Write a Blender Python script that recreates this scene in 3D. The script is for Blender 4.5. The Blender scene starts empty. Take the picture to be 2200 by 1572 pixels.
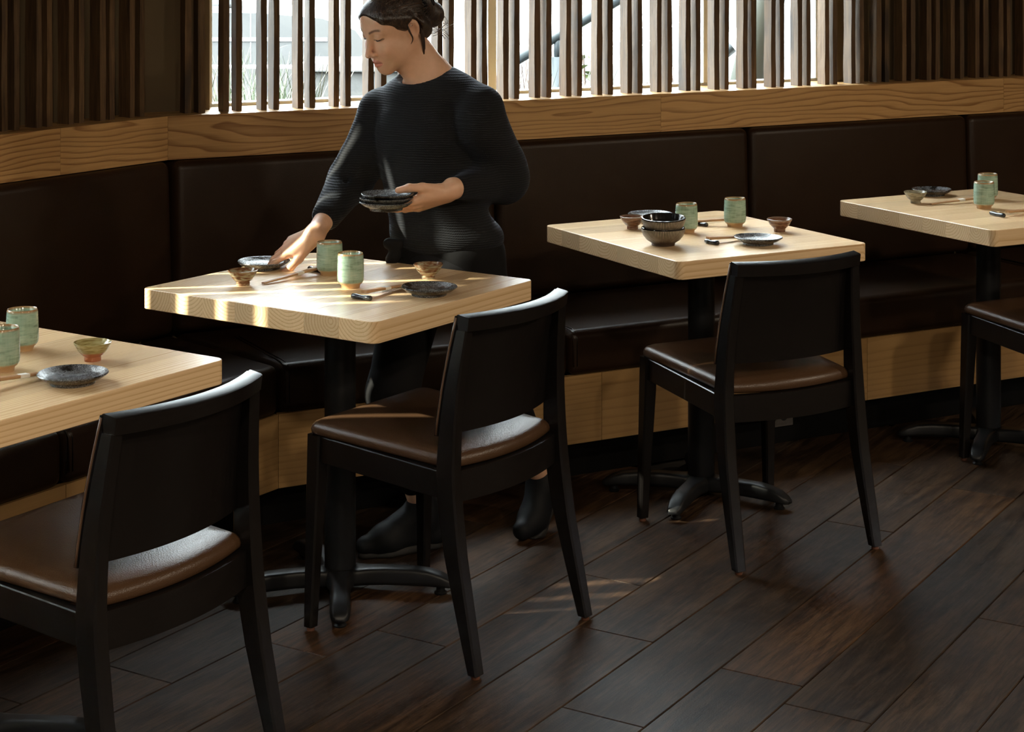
import bpy, bmesh, math, random
import numpy as np
from mathutils import Vector, Matrix

scene = bpy.context.scene
col = scene.collection
rng = random.Random(7)

# ------------------------------------------------------------------ camera (photo taken as 2200 x 1572)
F_PX, HOR, CX, CAM_H = 3921.16, -113.66, 1134.13, 1.58
cam_d = bpy.data.cameras.new('camera'); cam = bpy.data.objects.new('camera', cam_d); col.objects.link(cam)
cam.location = (0, 0, CAM_H); cam.rotation_euler = (math.pi/2, 0, 0)
cam_d.sensor_fit = 'HORIZONTAL'; cam_d.sensor_width = 36.0; cam_d.lens = F_PX*36/2200
cam_d.shift_x = -(CX-1100)/2200; cam_d.shift_y = (HOR-786)/2200
cam_d.clip_start = 0.05; cam_d.clip_end = 500
scene.camera = cam

# ------------------------------------------------------------------ world, sun, exposure
world = bpy.data.worlds.new('sky'); scene.world = world; world.use_nodes = True
bg = world.node_tree.nodes['Background']; bg.inputs[0].default_value = (0.90, 0.945, 1.0, 1); bg.inputs[1].default_value = 18.0
SUN_EL = math.radians(30); sun_dir = Vector((0.985*math.cos(SUN_EL), 0.17*math.cos(SUN_EL), -math.sin(SUN_EL)))
sun_d = bpy.data.lights.new('sun', 'SUN'); sun = bpy.data.objects.new('sun', sun_d); col.objects.link(sun)
sun_d.energy = 13.0; sun_d.angle = math.radians(0.8); sun_d.color = (1.0, 0.90, 0.74)
sun.rotation_euler = sun_dir.to_track_quat('-Z', 'Y').to_euler(); sun.location = (-8, 3, 8)
vs = scene.view_settings
vs.view_transform = 'Standard'; vs.look = 'None'; vs.gamma = 1.0; vs.use_curve_mapping = False; vs.exposure = 1.0
scene.cycles.use_denoising = True
scene.cycles.max_bounces = 8; scene.cycles.diffuse_bounces = 4; scene.cycles.glossy_bounces = 4
scene.cycles.transmission_bounces = 6; scene.cycles.transparent_max_bounces = 8
scene.cycles.caustics_reflective = False; scene.cycles.caustics_refractive = False
scene.cycles.sample_clamp_indirect = 4.0

# ------------------------------------------------------------------ helpers
def at(x, y, z):
    """world point at height z seen at photo pixel (x, y); the height comes from what the thing stands on"""
    Y = F_PX*(CAM_H-z)/(y-HOR)
    return Vector(((x-CX)/F_PX*Y, Y, z))
def at_depth(x, y, Y):
    return Vector(((x-CX)/F_PX*Y, Y, CAM_H-(y-HOR)*Y/F_PX))

def link(o, parent=None):
    col.objects.link(o)
    if parent is not None: o.parent = parent
    return o
def mesh_obj(name, me, mat=None, parent=None, loc=(0,0,0), rotz=0.0, smooth=False):
    o = bpy.data.objects.new(name, me)
    if mat is not None:
        if len(me.materials) == 0: me.materials.append(mat)
    if smooth:
        me.polygons.foreach_set('use_smooth', [True]*len(me.polygons))
    o.location = loc; o.rotation_euler = (0, 0, rotz)
    return link(o, parent)
def bm_obj(name, bm, mat=None, parent=None, loc=(0,0,0), rotz=0.0, smooth=False, sharp=None):
    me = bpy.data.meshes.new(name); bm.normal_update(); bm.to_mesh(me); bm.free()
    o = mesh_obj(name, me, mat, parent, loc, rotz, smooth or sharp is not None)
    if sharp is not None and hasattr(me, 'set_sharp_from_angle'): me.set_sharp_from_angle(angle=math.radians(sharp))
    return o
def tag(o, label, cat, group=None, kind=None):
    o['label'] = label
    if cat: o['category'] = cat
    if group: o['group'] = group
    if kind: o['kind'] = kind
    return o
def struct(o, label=None):
    o['kind'] = 'structure'
    if label: o['label'] = label
    return o
def empty(name, loc=(0,0,0), rotz=0.0, parent=None):
    o = bpy.data.objects.new(name, None); o.empty_display_size = 0.05
    o.location = loc; o.rotation_euler = (0, 0, rotz)
    return link(o, parent)
def copy_tree(o, parent=None):
    c = o.copy(); col.objects.link(c); c.parent = parent
    for ch in list(o.children): copy_tree(ch, c)
    return c

def box_into(bm, c, s, bevel=0.0, seg=2, rot=None):
    r = bmesh.ops.create_cube(bm, size=1.0)
    vs_ = r['verts']
    bmesh.ops.scale(bm, vec=s, verts=vs_)
    if bevel > 0:
        es = list({e for v in vs_ for e in v.link_edges})
        rb = bmesh.ops.bevel(bm, geom=es, offset=bevel, segments=seg, profile=0.5, affect='EDGES')
        vs_ = list({v for f in rb['faces'] for v in f.verts} | {v for v in vs_ if v.is_valid})
    if rot is not None: bmesh.ops.rotate(bm, cent=(0,0,0), matrix=rot, verts=vs_)
    bmesh.ops.translate(bm, vec=c, verts=vs_)
    return vs_
def box(c, s, bevel=0.0, seg=2):
    bm = bmesh.new(); box_into(bm, c, s, bevel, seg); return bm
def lathe(profile, seg=48, close=True):
    """profile: (r, z) list, bottom centre to top and back inside"""
    bm = bmesh.new(); rings = []
    for r, z in profile:
        if r < 1e-6: rings.append([bm.verts.new((0, 0, z))])
        else: rings.append([bm.verts.new((r*math.cos(2*math.pi*i/seg), r*math.sin(2*math.pi*i/seg), z)) for i in range(seg)])
    for a, b in zip(rings, rings[1:]):
        for i in range(seg):
            j = (i+1) % seg
            if len(a) == 1 and len(b) == 1: continue
            if len(a) == 1: bm.faces.new((a[0], b[i], b[j])) if False else bm.faces.new((a[0], b[j], b[i]))
            elif len(b) == 1: bm.faces.new((a[i], a[j], b[0]))
            else: bm.faces.new((a[i], a[j], b[j], b[i]))
    bmesh.ops.recalc_face_normals(bm, faces=bm.faces)
    return bm
def loft_into(bm, sections, cap=True):
    rings = [[bm.verts.new(p) for p in s] for s in sections]
    n = len(rings[0])
    for a, b in zip(rings, rings[1:]):
        for i in range(n):
            j = (i+1) % n
            bm.faces.new((a[i], a[j], b[j], b[i]))
    if cap:
        bm.faces.new(list(reversed(rings[0]))); bm.faces.new(rings[-1])
    return rings
def loft(sections, cap=True):
    bm = bmesh.new(); loft_into(bm, sections, cap)
    bmesh.ops.recalc_face_normals(bm, faces=bm.faces); return bm
def tube_into(bm, pts, radii, seg=8, cap=True):
    pts = [Vector(p) for p in pts]
    if not hasattr(radii, '__len__'): radii = [radii]*len(pts)
    secs = []; prev = None
    for i, p in enumerate(pts):
        t = (pts[min(i+1, len(pts)-1)]-pts[max(i-1, 0)]).normalized()
        if prev is None:
            ref = Vector((0,0,1)) if abs(t.z) < 0.9 else Vector((1,0,0))
            a = t.cross(ref).normalized()
        else:
            a = (prev - t*prev.dot(t)).normalized()
        prev = a; b = t.cross(a)
        secs.append([p + (a*math.cos(2*math.pi*k/seg)+b*math.sin(2*math.pi*k/seg))*radii[i] for k in range(seg)])
    loft_into(bm, secs, cap)
def tube(pts, radii, seg=8, cap=True):
    bm = bmesh.new(); tube_into(bm, pts, radii, seg, cap)
    bmesh.ops.recalc_face_normals(bm, faces=bm.faces); return bm
def prism(poly, z0, z1, ch=0.0):
    """extrude a convex xy polygon from z0 to z1 with a small chamfer on top and bottom rims"""
    n = len(poly); c = Vector((sum(p[0] for p in poly)/n, sum(p[1] for p in poly)/n))
    def ins(d):
        out = []
        for p in poly:
            v = Vector(p)-c; l = v.length
            out.append((c + v*(max(l-d, 0)/l)) if l > 1e-9 else c)
        return out
    if ch > 0:
        a = ins(ch)
        secs = [[(p.x, p.y, z0) for p in a], [(p[0], p[1], z0+ch) for p in poly], [(p[0], p[1], z1-ch) for p in poly], [(p.x, p.y, z1) for p in a]]
    else:
        secs = [[(p[0], p[1], z0) for p in poly], [(p[0], p[1], z1) for p in poly]]
    return loft(secs)
def smoothstep(a, b, x):
    t = min(1, max(0, (x-a)/(b-a))); return t*t*(3-2*t)

# ------------------------------------------------------------------ materials
class NT:
    def __init__(s, name):
        s.m = bpy.data.materials.new(name); s.m.use_nodes = True
        s.t = s.m.node_tree; s.b = s.t.nodes['Principled BSDF']; s._obj = None
    def n(s, typ, **kw):
        x = s.t.nodes.new(typ)
        for k, v in kw.items(): setattr(x, k, v)
        return x
    def l(s, a, b): s.t.links.new(a, b)
    def set(s, **kw):
        for k, v in kw.items():
            i = s.b.inputs[k.replace('_', ' ')]
            if hasattr(v, 'links') or hasattr(v, 'is_linked'): s.l(v, i)
            else: i.default_value = v if not (isinstance(v, tuple) and len(v) == 3) else (*v, 1)
        return s
    def coord(s, out='Object'):
        if s._obj is None: s._obj = s.n('ShaderNodeTexCoord')
        return s._obj.outputs[out]
    def rand(s):
        return s.n('ShaderNodeObjectInfo').outputs['Random']
    def mapping(s, vec, scale=(1,1,1), loc=(0,0,0), rot=(0,0,0)):
        m = s.n('ShaderNodeMapping'); s.l(vec, m.inputs['Vector'])
        m.inputs['Scale'].default_value = scale; m.inputs['Location'].default_value = loc; m.inputs['Rotation'].default_value = rot
        return m.outputs[0]
    def math(s, op, a, b=None, c=None):
        m = s.n('ShaderNodeMath', operation=op)
        for i, v in enumerate((a, b, c)):
            if v is None: continue
            if hasattr(v, 'is_linked'): s.l(v, m.inputs[i])
            else: m.inputs[i].default_value = v
        return m.outputs[0]
    def vmath(s, op, a, b):
        m = s.n('ShaderNodeVectorMath', operation=op)
        for i, v in enumerate((a, b)):
            if hasattr(v, 'is_linked'): s.l(v, m.inputs[i])
            else: m.inputs[i].default_value = v
        return m.outputs[0]
    def noise(s, vec, scale=5, detail=4, rough=0.5, dist=0.0, out='Fac'):
        x = s.n('ShaderNodeTexNoise'); s.l(vec, x.inputs['Vector'])
        x.inputs['Scale'].default_value = scale; x.inputs['Detail'].default_value = detail
        x.inputs['Roughness'].default_value = rough; x.inputs['Distortion'].default_value = dist
        return x.outputs[out]
    def ramp(s, fac, stops, interp='LINEAR'):
        r = s.n('ShaderNodeValToRGB'); s.l(fac, r.inputs[0]); r.color_ramp.interpolation = interp
        el = r.color_ramp.elements
        while len(el) < len(stops): el.new(0.5)
        for e, (p, c) in zip(el, stops):
            e.position = p; e.color = (*c, 1) if len(c) == 3 else c
        return r.outputs[0]
    def mix(s, fac, a, b, typ='MIX'):
        m = s.n('ShaderNodeMix', data_type='RGBA', blend_type=typ)
        for sock, v in ((m.inputs[0], fac), (m.inputs[6], a), (m.inputs[7], b)):
            if hasattr(v, 'is_linked'): s.l(v, sock)
            else: sock.default_value = v if not (isinstance(v, tuple) and len(v) == 3) else (*v, 1)
        return m.outputs[2]
    def bump(s, h, strength=0.3, dist=0.001, chain=None):
        b = s.n('ShaderNodeBump'); s.l(h, b.inputs['Height']); b.inputs['Strength'].default_value = strength; b.inputs['Distance'].default_value = dist
        if chain is not None: s.l(chain, b.inputs['Normal'])
        s.l(b.outputs[0], s.b.inputs['Normal']); return b.outputs[0]
    def gray(s, v):
        return s.ramp(v, [(0, (0,0,0)), (1, (1,1,1))])

def plain(name, color, rough=0.5, metallic=0.0, spec=0.5, **kw):
    t = NT(name); t.set(Base_Color=color, Roughness=rough, Metallic=metallic)
    t.b.inputs['Specular IOR Level'].default_value = spec
    for k, v in kw.items(): t.b.inputs[k.replace('_', ' ')].default_value = v
    return t.m

def ash(name, light, dark, axis='X', ring=95.0, wobble=0.030, stretch=0.10, center=0.11, rough=0.42, contrast=1.0, vary=0.18, fibre=True):
    """ash wood: growth rings round an axis running along the grain, different in every board"""
    t = NT(name); co = t.coord('Object'); rnd = t.rand()
    sc = {'X': (stretch, 1, 1), 'Y': (1, stretch, 1), 'Z': (1, 1, stretch)}[axis]
    base = t.mapping(co, scale=sc)
    # offset per board
    r1 = t.math('FRACT', t.math('MULTIPLY', rnd, 17.31)); r2 = t.math('FRACT', t.math('MULTIPLY', rnd, 53.77))
    comb = t.n('ShaderNodeCombineXYZ')
    o1 = t.math('MULTIPLY', t.math('SUBTRACT', r1, 0.5), 2*center); o2 = t.math('MULTIPLY', t.math('ADD', r2, 0.15), -center)
    idx = {'X': (1, 2), 'Y': (0, 2), 'Z': (0, 1)}[axis]
    t.l(o1, comb.inputs[idx[0]]); t.l(o2, comb.inputs[idx[1]])
    third = 3-sum(idx); t.l(t.math('MULTIPLY', rnd, 7.0), comb.inputs[third])
    p = t.vmath('ADD', base, comb.outputs[0])
    nz = t.n('ShaderNodeTexNoise'); t.l(p, nz.inputs['Vector']); nz.inputs['Scale'].default_value = 7.0; nz.inputs['Detail'].default_value = 2.5
    w = t.vmath('MULTIPLY', t.vmath('SUBTRACT', nz.outputs['Color'], (0.5, 0.5, 0.5)), (wobble*2, wobble*2, wobble*2))
    q = t.vmath('ADD', p, w)
    sep = t.n('ShaderNodeSeparateXYZ'); t.l(q, sep.inputs[0])
    a, b = sep.outputs[idx[0]], sep.outputs[idx[1]]
    rad = t.math('SQRT', t.math('ADD', t.math('MULTIPLY', a, a), t.math('MULTIPLY', b, b)))
    ph = t.math('FRACT', t.math('MULTIPLY', rad, ring))
    line = t.ramp(ph, [(0.0, (0,0,0)), (0.55, (0.12,0.12,0.12)), (0.86, (0.9,0.9,0.9)), (0.93, (1,1,1)), (1.0, (0,0,0))])
    # fine fibres
    fs = {'X': (2.5, 120, 120), 'Y': (120, 2.5, 120), 'Z': (120, 120, 2.5)}[axis]
    fib = t.noise(t.mapping(co, scale=fs), scale=3.0, detail=3)
    broad = t.noise(p, scale=3.0, detail=2)
    fac = t.math('MULTIPLY', line, 0.75*contrast)
    fac = t.math('ADD', fac, t.math('MULTIPLY', t.math('SUBTRACT', fib, 0.45), 0.7*contrast))
    fac = t.math('ADD', fac, t.math('MULTIPLY', t.math('SUBTRACT', broad, 0.5), 0.7))
    c = t.mix(t.math('MINIMUM', t.math('MAXIMUM', fac, 0.0), 1.0), light, dark)
    # board to board tone
    v = t.math('ADD', t.math('MULTIPLY', r2, vary), 1.0-vary*0.6)
    hsv = t.n('ShaderNodeHueSaturation'); t.l(c, hsv.inputs['Color']); t.l(v, hsv.inputs['Value'])
    t.set(Base_Color=hsv.outputs[0], Roughness=rough)
    t.b.inputs['Specular IOR Level'].default_value = 0.45
    t.bump(t.math('ADD', t.math('MULTIPLY', fib, 0.6), t.math('MULTIPLY', line, 0.4)), 0.12, 0.0006)
    return t.m

M = {}
M['table_wood'] = ash('table_wood', (0.78, 0.565, 0.335), (0.54, 0.325, 0.145), 'X', ring=120, wobble=0.014, stretch=0.05, center=0.05, rough=0.27, contrast=0.95, vary=0.26)
M['ledge_wood'] = ash('ledge_wood', (0.50, 0.295, 0.118), (0.20, 0.084, 0.023), 'X', ring=62, wobble=0.060, stretch=0.20, center=0.09, rough=0.38, contrast=1.0, vary=0.12)
M['base_wood'] = ash('base_wood', (0.42, 0.25, 0.098), (0.285, 0.155, 0.051), 'X', ring=60, wobble=0.03, stretch=0.10, center=0.12, rough=0.45, contrast=0.7, vary=0.10)

def slat_mat():
    t = NT('weathered_slat'); co = t.coord('Object'); rnd = t.rand()
    off = t.n('ShaderNodeCombineXYZ'); t.l(t.math('MULTIPLY', rnd, 31.0), off.inputs[2]); t.l(t.math('MULTIPLY', rnd, 11.0), off.inputs[0])
    p = t.vmath('ADD', t.mapping(co, scale=(1, 1, 0.06)), off.outputs[0])
    g = t.noise(p, scale=170, detail=3, rough=0.6, dist=0.4)
    b = t.noise(p, scale=28, detail=3, dist=1.5)
    k = t.noise(t.vmath('ADD', t.mapping(co, scale=(1, 1, 0.4)), off.outputs[0]), scale=9, detail=1)
    f = t.math('ADD', t.math('MULTIPLY', g, 0.6), t.math('MULTIPLY', b, 0.5))
    c = t.ramp(f, [(0.30, (0.024, 0.0115, 0.0040)), (0.52, (0.085, 0.044, 0.0155)), (0.75, (0.152, 0.088, 0.036))])
    c = t.mix(t.ramp(k, [(0.64, (0,0,0)), (0.74, (1,1,1))]), c, (0.03, 0.018, 0.010))
    v = t.math('ADD', t.math('MULTIPLY', rnd, 0.4), 0.72)
    hsv = t.n('ShaderNodeHueSaturation'); t.l(c, hsv.inputs['Color']); t.l(v, hsv.inputs['Value'])
    t.set(Base_Color=hsv.outputs[0], Roughness=0.75); t.bump(f, 0.6, 0.002); return t.m
M['slat'] = slat_mat()

def leather(name, base, rough=0.38, scale=420, strength=0.22, spec=0.4):
    t = NT(name); co = t.coord('Object')
    v = t.n('ShaderNodeTexVoronoi'); t.l(co, v.inputs['Vector']); v.inputs['Scale'].default_value = scale
    n = t.noise(co, scale=6, detail=3)
    c = t.mix(n, tuple(x*0.8 for x in base), tuple(x*1.2 for x in base))
    t.set(Base_Color=c, Roughness=t.math('ADD', t.math('MULTIPLY', n, 0.12), rough-0.06))
    t.b.inputs['Specular IOR Level'].default_value = spec
    t.bump(v.outputs['Distance'], strength, 0.0009); return t.m
M['bench_leather'] = leather('bench_leather', (0.022, 0.0105, 0.0048), 0.36, spec=0.20)
M['seat_leather'] = leather('seat_leather', (0.066, 0.034, 0.017), 0.33, 380, 0.3, spec=0.35)

def dark_wood(name, base, rough=0.34, axis='Z'):
    t = NT(name); co = t.coord('Object')
    sc = {'X': (4, 90, 90), 'Y': (90, 4, 90), 'Z': (90, 90, 4)}[axis]
    n = t.noise(t.mapping(co, scale=sc), scale=2, detail=4)
    c = t.mix(n, tuple(x*0.55 for x in base), tuple(x*1.5 for x in base))
    t.set(Base_Color=c, Roughness=rough); t.b.inputs['Specular IOR Level'].default_value = 0.35; t.bump(n, 0.18, 0.0008); return t.m
M['chair_wood'] = dark_wood('chair_wood', (0.0065, 0.0054, 0.005), 0.27)
M['chair_wood_x'] = dark_wood('chair_wood_cross', (0.0065, 0.0054, 0.005), 0.30, 'X')
M['ply_edge'] = plain('ply_edge', (0.10, 0.055, 0.03), 0.5)
M['copper'] = plain('copper_glide', (0.11, 0.045, 0.026), 0.45)
M['black_metal'] = plain('black_metal', (0.008, 0.0085, 0.0095), 0.42, spec=0.3)
M['black_kick'] = plain('black_kick', (0.003, 0.0028, 0.0025), 0.7, spec=0.1)

def floor_mat():
    t = NT('dark_oak_plank'); co = t.coord('Object'); rnd = t.rand()
    off = t.n('ShaderNodeCombineXYZ'); t.l(t.math('MULTIPLY', rnd, 40.0), off.inputs[0]); t.l(t.math('MULTIPLY', rnd, 9.0), off.inputs[1])
    pc = t.vmath('ADD', co, off.outputs[0])
    p = t.mapping(pc, scale=(0.09, 1, 1))
    w = t.noise(p, scale=9, detail=2)
    g = t.noise(p, scale=120, detail=4, rough=0.65, dist=0.8)
    b = t.noise(p, scale=14, detail=3, dist=2.0)
    patch = t.noise(pc, scale=4.5, detail=4, rough=0.6)
    f = t.math('ADD', t.math('MULTIPLY', g, 0.55), t.math('MULTIPLY', b, 0.5))
    c = t.ramp(f, [(0.36, (0.0060, 0.0038, 0.0027)), (0.50, (0.025, 0.0155, 0.0098)), (0.64, (0.058, 0.037, 0.022))])
    tint = t.ramp(t.math('FRACT', t.math('MULTIPLY', rnd, 23.7)), [(0.0, (0.62, 0.66, 0.74)), (0.45, (1.0, 0.95, 0.90)), (0.8, (1.15, 1.0, 0.86)), (1.0, (1.45, 1.18, 0.92))])
    c = t.mix(1.0, c, tint, 'MULTIPLY')
    c = t.mix(t.ramp(patch, [(0.55, (0,0,0)), (0.80, (0.6,0.6,0.6))]), c, (0.032, 0.018, 0.010))
    # pale worn scratches
    s = t.n('ShaderNodeTexNoise'); t.l(t.mapping(pc, scale=(3, 60, 1), rot=(0, 0, 0.5)), s.inputs['Vector']); s.inputs['Scale'].default_value = 6; s.inputs['Detail'].default_value = 5
    sm = t.ramp(s.outputs['Fac'], [(0.66, (0,0,0)), (0.72, (0.25,0.25,0.25))])
    c = t.mix(sm, c, (0.045, 0.038, 0.032))
    rr = t.math('ADD', t.math('MULTIPLY', patch, 0.34), 0.30)
    t.set(Base_Color=c, Roughness=rr); t.b.inputs['Specular IOR Level'].default_value = 0.20
    fine = t.noise(pc, scale=320, detail=2)
    t.bump(t.math('ADD', t.math('MULTIPLY', f, 0.8), t.math('MULTIPLY', fine, 0.35)), 0.5, 0.0016); return t.m
M['plank'] = floor_mat()
M['subfloor'] = plain('subfloor', (0.02, 0.016, 0.013), 0.7)
# ------------------------------------------------------------------ layout of the faceted window wall
P0 = Vector((-0.666, 4.926, 0))                      # bend of the bench's front edge
AR, AL = math.radians(28.5), math.radians(57.5)
class Frame:
    def __init__(s, a):
        s.a = a; s.u = Vector((math.cos(a), math.sin(a), 0)); s.n = Vector((-math.sin(a), math.cos(a), 0))
    def P(s, q, d, z=0): return P0 + s.u*q + s.n*d + Vector((0, 0, z))
    def s_of(s, px, d):
        k = (px-CX)/F_PX; Y = (d + s.n.x*P0.x + s.n.y*P0.y)/(s.n.x*k+s.n.y)
        return (Vector((k*Y, Y, 0))-P0).dot(s.u)
FR, FL = Frame(AR), Frame(AL)
MIT = math.tan((AL-AR)/2)                            # mitre of the bend: s = -d*MIT (right), +d*MIT (left)
def fbox(name, fr, s0, s1, d0, d1, z0, z1, mat, parent=None, bevel=0.0, seg=2, base=Vector((0,0,0)), smooth=False):
    c = fr.P((s0+s1)/2, (d0+d1)/2, (z0+z1)/2) - base
    return bm_obj(name, box((0,0,0), (s1-s0, d1-d0, z1-z0), bevel, seg), mat, parent, c, fr.a, smooth)

LEDGE_Z, WIN_TOP, CEIL = 1.085, 2.52, 2.72
# room outline (convex)
def corner(d): return FR.P(-d*MIT, d)
OA, OB, OC = FL.P(-6, 0.9), corner(0.9), FR.P(6.6, 0.9)
OUT = [OA, Vector((OA.x, -5, 0)), Vector((OC.x, -5, 0)), OC, OB]
OUT2 = [(p.x, p.y) for p in OUT]
M['ceiling'] = plain('ceiling_paint', (0.13, 0.105, 0.08), 0.8)
M['wall'] = plain('wall_paint', (0.12, 0.085, 0.044), 0.8)
M['wall_room'] = plain('room_wall_paint', (0.20, 0.16, 0.12), 0.75)
floor = struct(bm_obj('floor', prism(OUT2, -0.10, -0.012), M['subfloor']), 'dark brown plank floor of the dining room')
ceiling = struct(bm_obj('ceiling', prism(OUT2, CEIL, CEIL+0.15), M['ceiling']))

# planks: rows 0.1935 m wide running along TH
TH = 1.0231; PU = Vector((math.cos(TH), math.sin(TH), 0)); PV = Vector((math.sin(TH), -math.cos(TH), 0))
known = {0: None}
ROW0, PITCH = -2.8865, 0.1938
ends = {2: [3.424], 3: [4.001], 4: [5.342], 5: [3.278], 6: [5.199], 7: [3.535], 8: [4.225], 1: [at(470, 1352, 0).dot(PU)]}
def plank_mesh(L, W, ch=0.0016):
    bm = bmesh.new(); x, y = L/2, W/2
    loft_into(bm, [[(-x, -y, -0.012), (x, -y, -0.012), (x, y, -0.012), (-x, y, -0.012)], [(-x, -y, -ch), (x, -y, -ch), (x, y, -ch), (-x, y, -ch)],
                   [(-x+ch, -y+ch, 0), (x-ch, -y+ch, 0), (x-ch, y-ch, 0), (-x+ch, y-ch, 0)]])
    bmesh.ops.recalc_face_normals(bm, faces=bm.faces); return bm
for r in range(-9, 16):
    v0 = ROW0 + r*PITCH; vc = v0 + PITCH/2
    u0, u1 = (1.0, 6.9)
    cuts = list(ends.get(r, [rng.uniform(3.0, 4.6)]))
    e = cuts[0]
    while e > u0: e -= rng.uniform(1.15, 1.9); cuts.insert(0, e)
    e = cuts[-1]
    while e < u1: e += rng.uniform(1.15, 1.9); cuts.append(e)
    for a, b in zip(cuts, cuts[1:]):
        mid = PU*((a+b)/2) + PV*vc
        if (mid-P0).dot(FR.n) > 0.4 or (mid-P0).dot(FL.n) > 0.4 or mid.y < 1.2 or mid.x < -3.2: continue
        bm_obj('plank', plank_mesh(b-a-0.0022, PITCH-0.0022), M['plank'], floor, mid, TH)

# ------------------------------------------------------------------ walls with two window openings
def wall_pieces(name, fr, pieces, label, mat=None):
    bm = bmesh.new()
    R = Matrix.Rotation(fr.a, 3, 'Z')
    for (s0, s1, d0, d1, z0, z1) in pieces:
        vs_ = box_into(bm, (0,0,0), (s1-s0, d1-d0, z1-z0))
        bmesh.ops.rotate(bm, cent=(0,0,0), matrix=R, verts=vs_)
        bmesh.ops.translate(bm, vec=fr.P((s0+s1)/2, (d0+d1)/2, (z0+z1)/2), verts=vs_)
    return struct(bm_obj(name, bm, mat or M['wall']), label)
W1a, W1b = 0.035, 2.43             # right facet opening (along s)
W2a, W2b = -1.86, -0.64            # left facet opening, just outside the picture
wall_pieces('wall_back', FR, [(-0.19, 6.6, 0.62, 0.9, 0, 1.06), (-0.19, W1a, 0.70, 0.9, 1.06, CEIL), (W1b, 6.6, 0.70, 0.9, 1.06, CEIL), (W1a, W1b, 0.70, 0.9, WIN_TOP, CEIL)],
            'tan wall behind the slats to the right of the window')
W2_TOP = WIN_TOP
W4a, W4b, W4z = -0.44, 0.10, 1.98   # small high window by the bend, above the picture
W3a, W3b = -5.2, -2.1              # unseen window and blind added on the left facet as a soft light source
wall_pieces('wall_left', FL, [(-6, 0.19, 0.62, 0.9, 0, 1.06), (W2b, 0.19, 0.70, 0.9, 1.06, W4z), (W2b, W4a, 0.70, 0.9, W4z, CEIL), (W4b, 0.19, 0.70, 0.9, W4z, CEIL), (W4a, W4b, 0.70, 0.9, WIN_TOP, CEIL), (W3b, W2a, 0.70, 0.9, 1.06, CEIL), (-6, W3a, 0.70, 0.9, 1.06, CEIL), (W3a, W3b, 0.70, 0.9, WIN_TOP, CEIL), (W2a, W2b, 0.70, 0.9, W2_TOP, CEIL)],
            'tan wall behind the dark slats at the left')
def straight_wall(name, a, b, label, t=0.15):
    d = (b-a); L = d.length; c = (a+b)/2; ang = math.atan2(d.y, d.x)
    nrm = Vector((d.y, -d.x, 0)).normalized()
    return struct(bm_obj(name, box((0, 0, CEIL/2), (L, t, CEIL)), M['wall_room'], None, c + nrm*t/2, ang), label)
straight_wall('wall_right', OC, Vector((OC.x, -5, 0)), 'plain wall of the room out of view at the right')
straight_wall('wall_front', Vector((OC.x, -5, 0)), Vector((OA.x, -5, 0)), 'plain wall of the room behind the viewer')
straight_wall('wall_side', Vector((OA.x, -5, 0)), OA, 'plain wall of the room out of view at the left')

# ------------------------------------------------------------------ windows: frames, mullions, panes
M['aluminium'] = plain('pale_aluminium', (0.62, 0.66, 0.66), 0.4)
def glass_mat():
    t = NT('window_glass'); t.t.nodes.remove(t.b)
    tr = t.n('ShaderNodeBsdfTransparent'); tr.inputs[0].default_value = (0.93, 0.97, 0.96, 1)
    gl = t.n('ShaderNodeBsdfGlossy'); gl.inputs['Roughness'].default_value = 0.0
    lw = t.n('ShaderNodeLayerWeight'); lw.inputs[0].default_value = 0.12
    mx = t.n('ShaderNodeMixShader'); t.l(lw.outputs['Fresnel'], mx.inputs[0]); t.l(tr.outputs[0], mx.inputs[1]); t.l(gl.outputs[0], mx.inputs[2])
    t.l(mx.outputs[0], t.t.nodes['Material Output'].inputs[0]); return t.m
M['glass'] = glass_mat()
def window(name, fr, a, b, muls, label, WIN_TOP=WIN_TOP, LEDGE_Z=LEDGE_Z):
    base = fr.P((a+b)/2, 0.82, LEDGE_Z)
    w = struct(empty(name, base), label)
    D0, D1 = 0.79, 0.85
    fbox('window_frame', fr, a, b, D0, D1, LEDGE_Z-0.005, LEDGE_Z+0.010, M['aluminium'], w, 0.002, 1, base)
    fbox('window_frame', fr, a, b, D0, D1, WIN_TOP-0.05, WIN_TOP, M['aluminium'], w, 0.002, 1, base)
    edges = [a+0.02] + list(muls) + [b-0.02]
    for m in edges:
        fbox('mullion', fr, m-0.016, m+0.016, D0-0.01, D1, LEDGE_Z+0.010, WIN_TOP-0.05, M['aluminium'], w, 0.002, 1, base)
    for p, q in zip(edges, edges[1:]):
        fbox('pane', fr, p+0.016, q-0.016, 0.818, 0.822, LEDGE_Z+0.010, WIN_TOP-0.05, M['glass'], w, 0, 1, base)
window('window_1', FR, W1a, W1b, [FR.s_of(1052, 0.80), FR.s_of(1513, 0.80)], 'window behind the slats with pale metal mullions')
window('window_2', FL, W2a, W2b, [(W2a+W2b)/2], 'slatted window at the left beyond the picture edge', W2_TOP)

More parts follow.
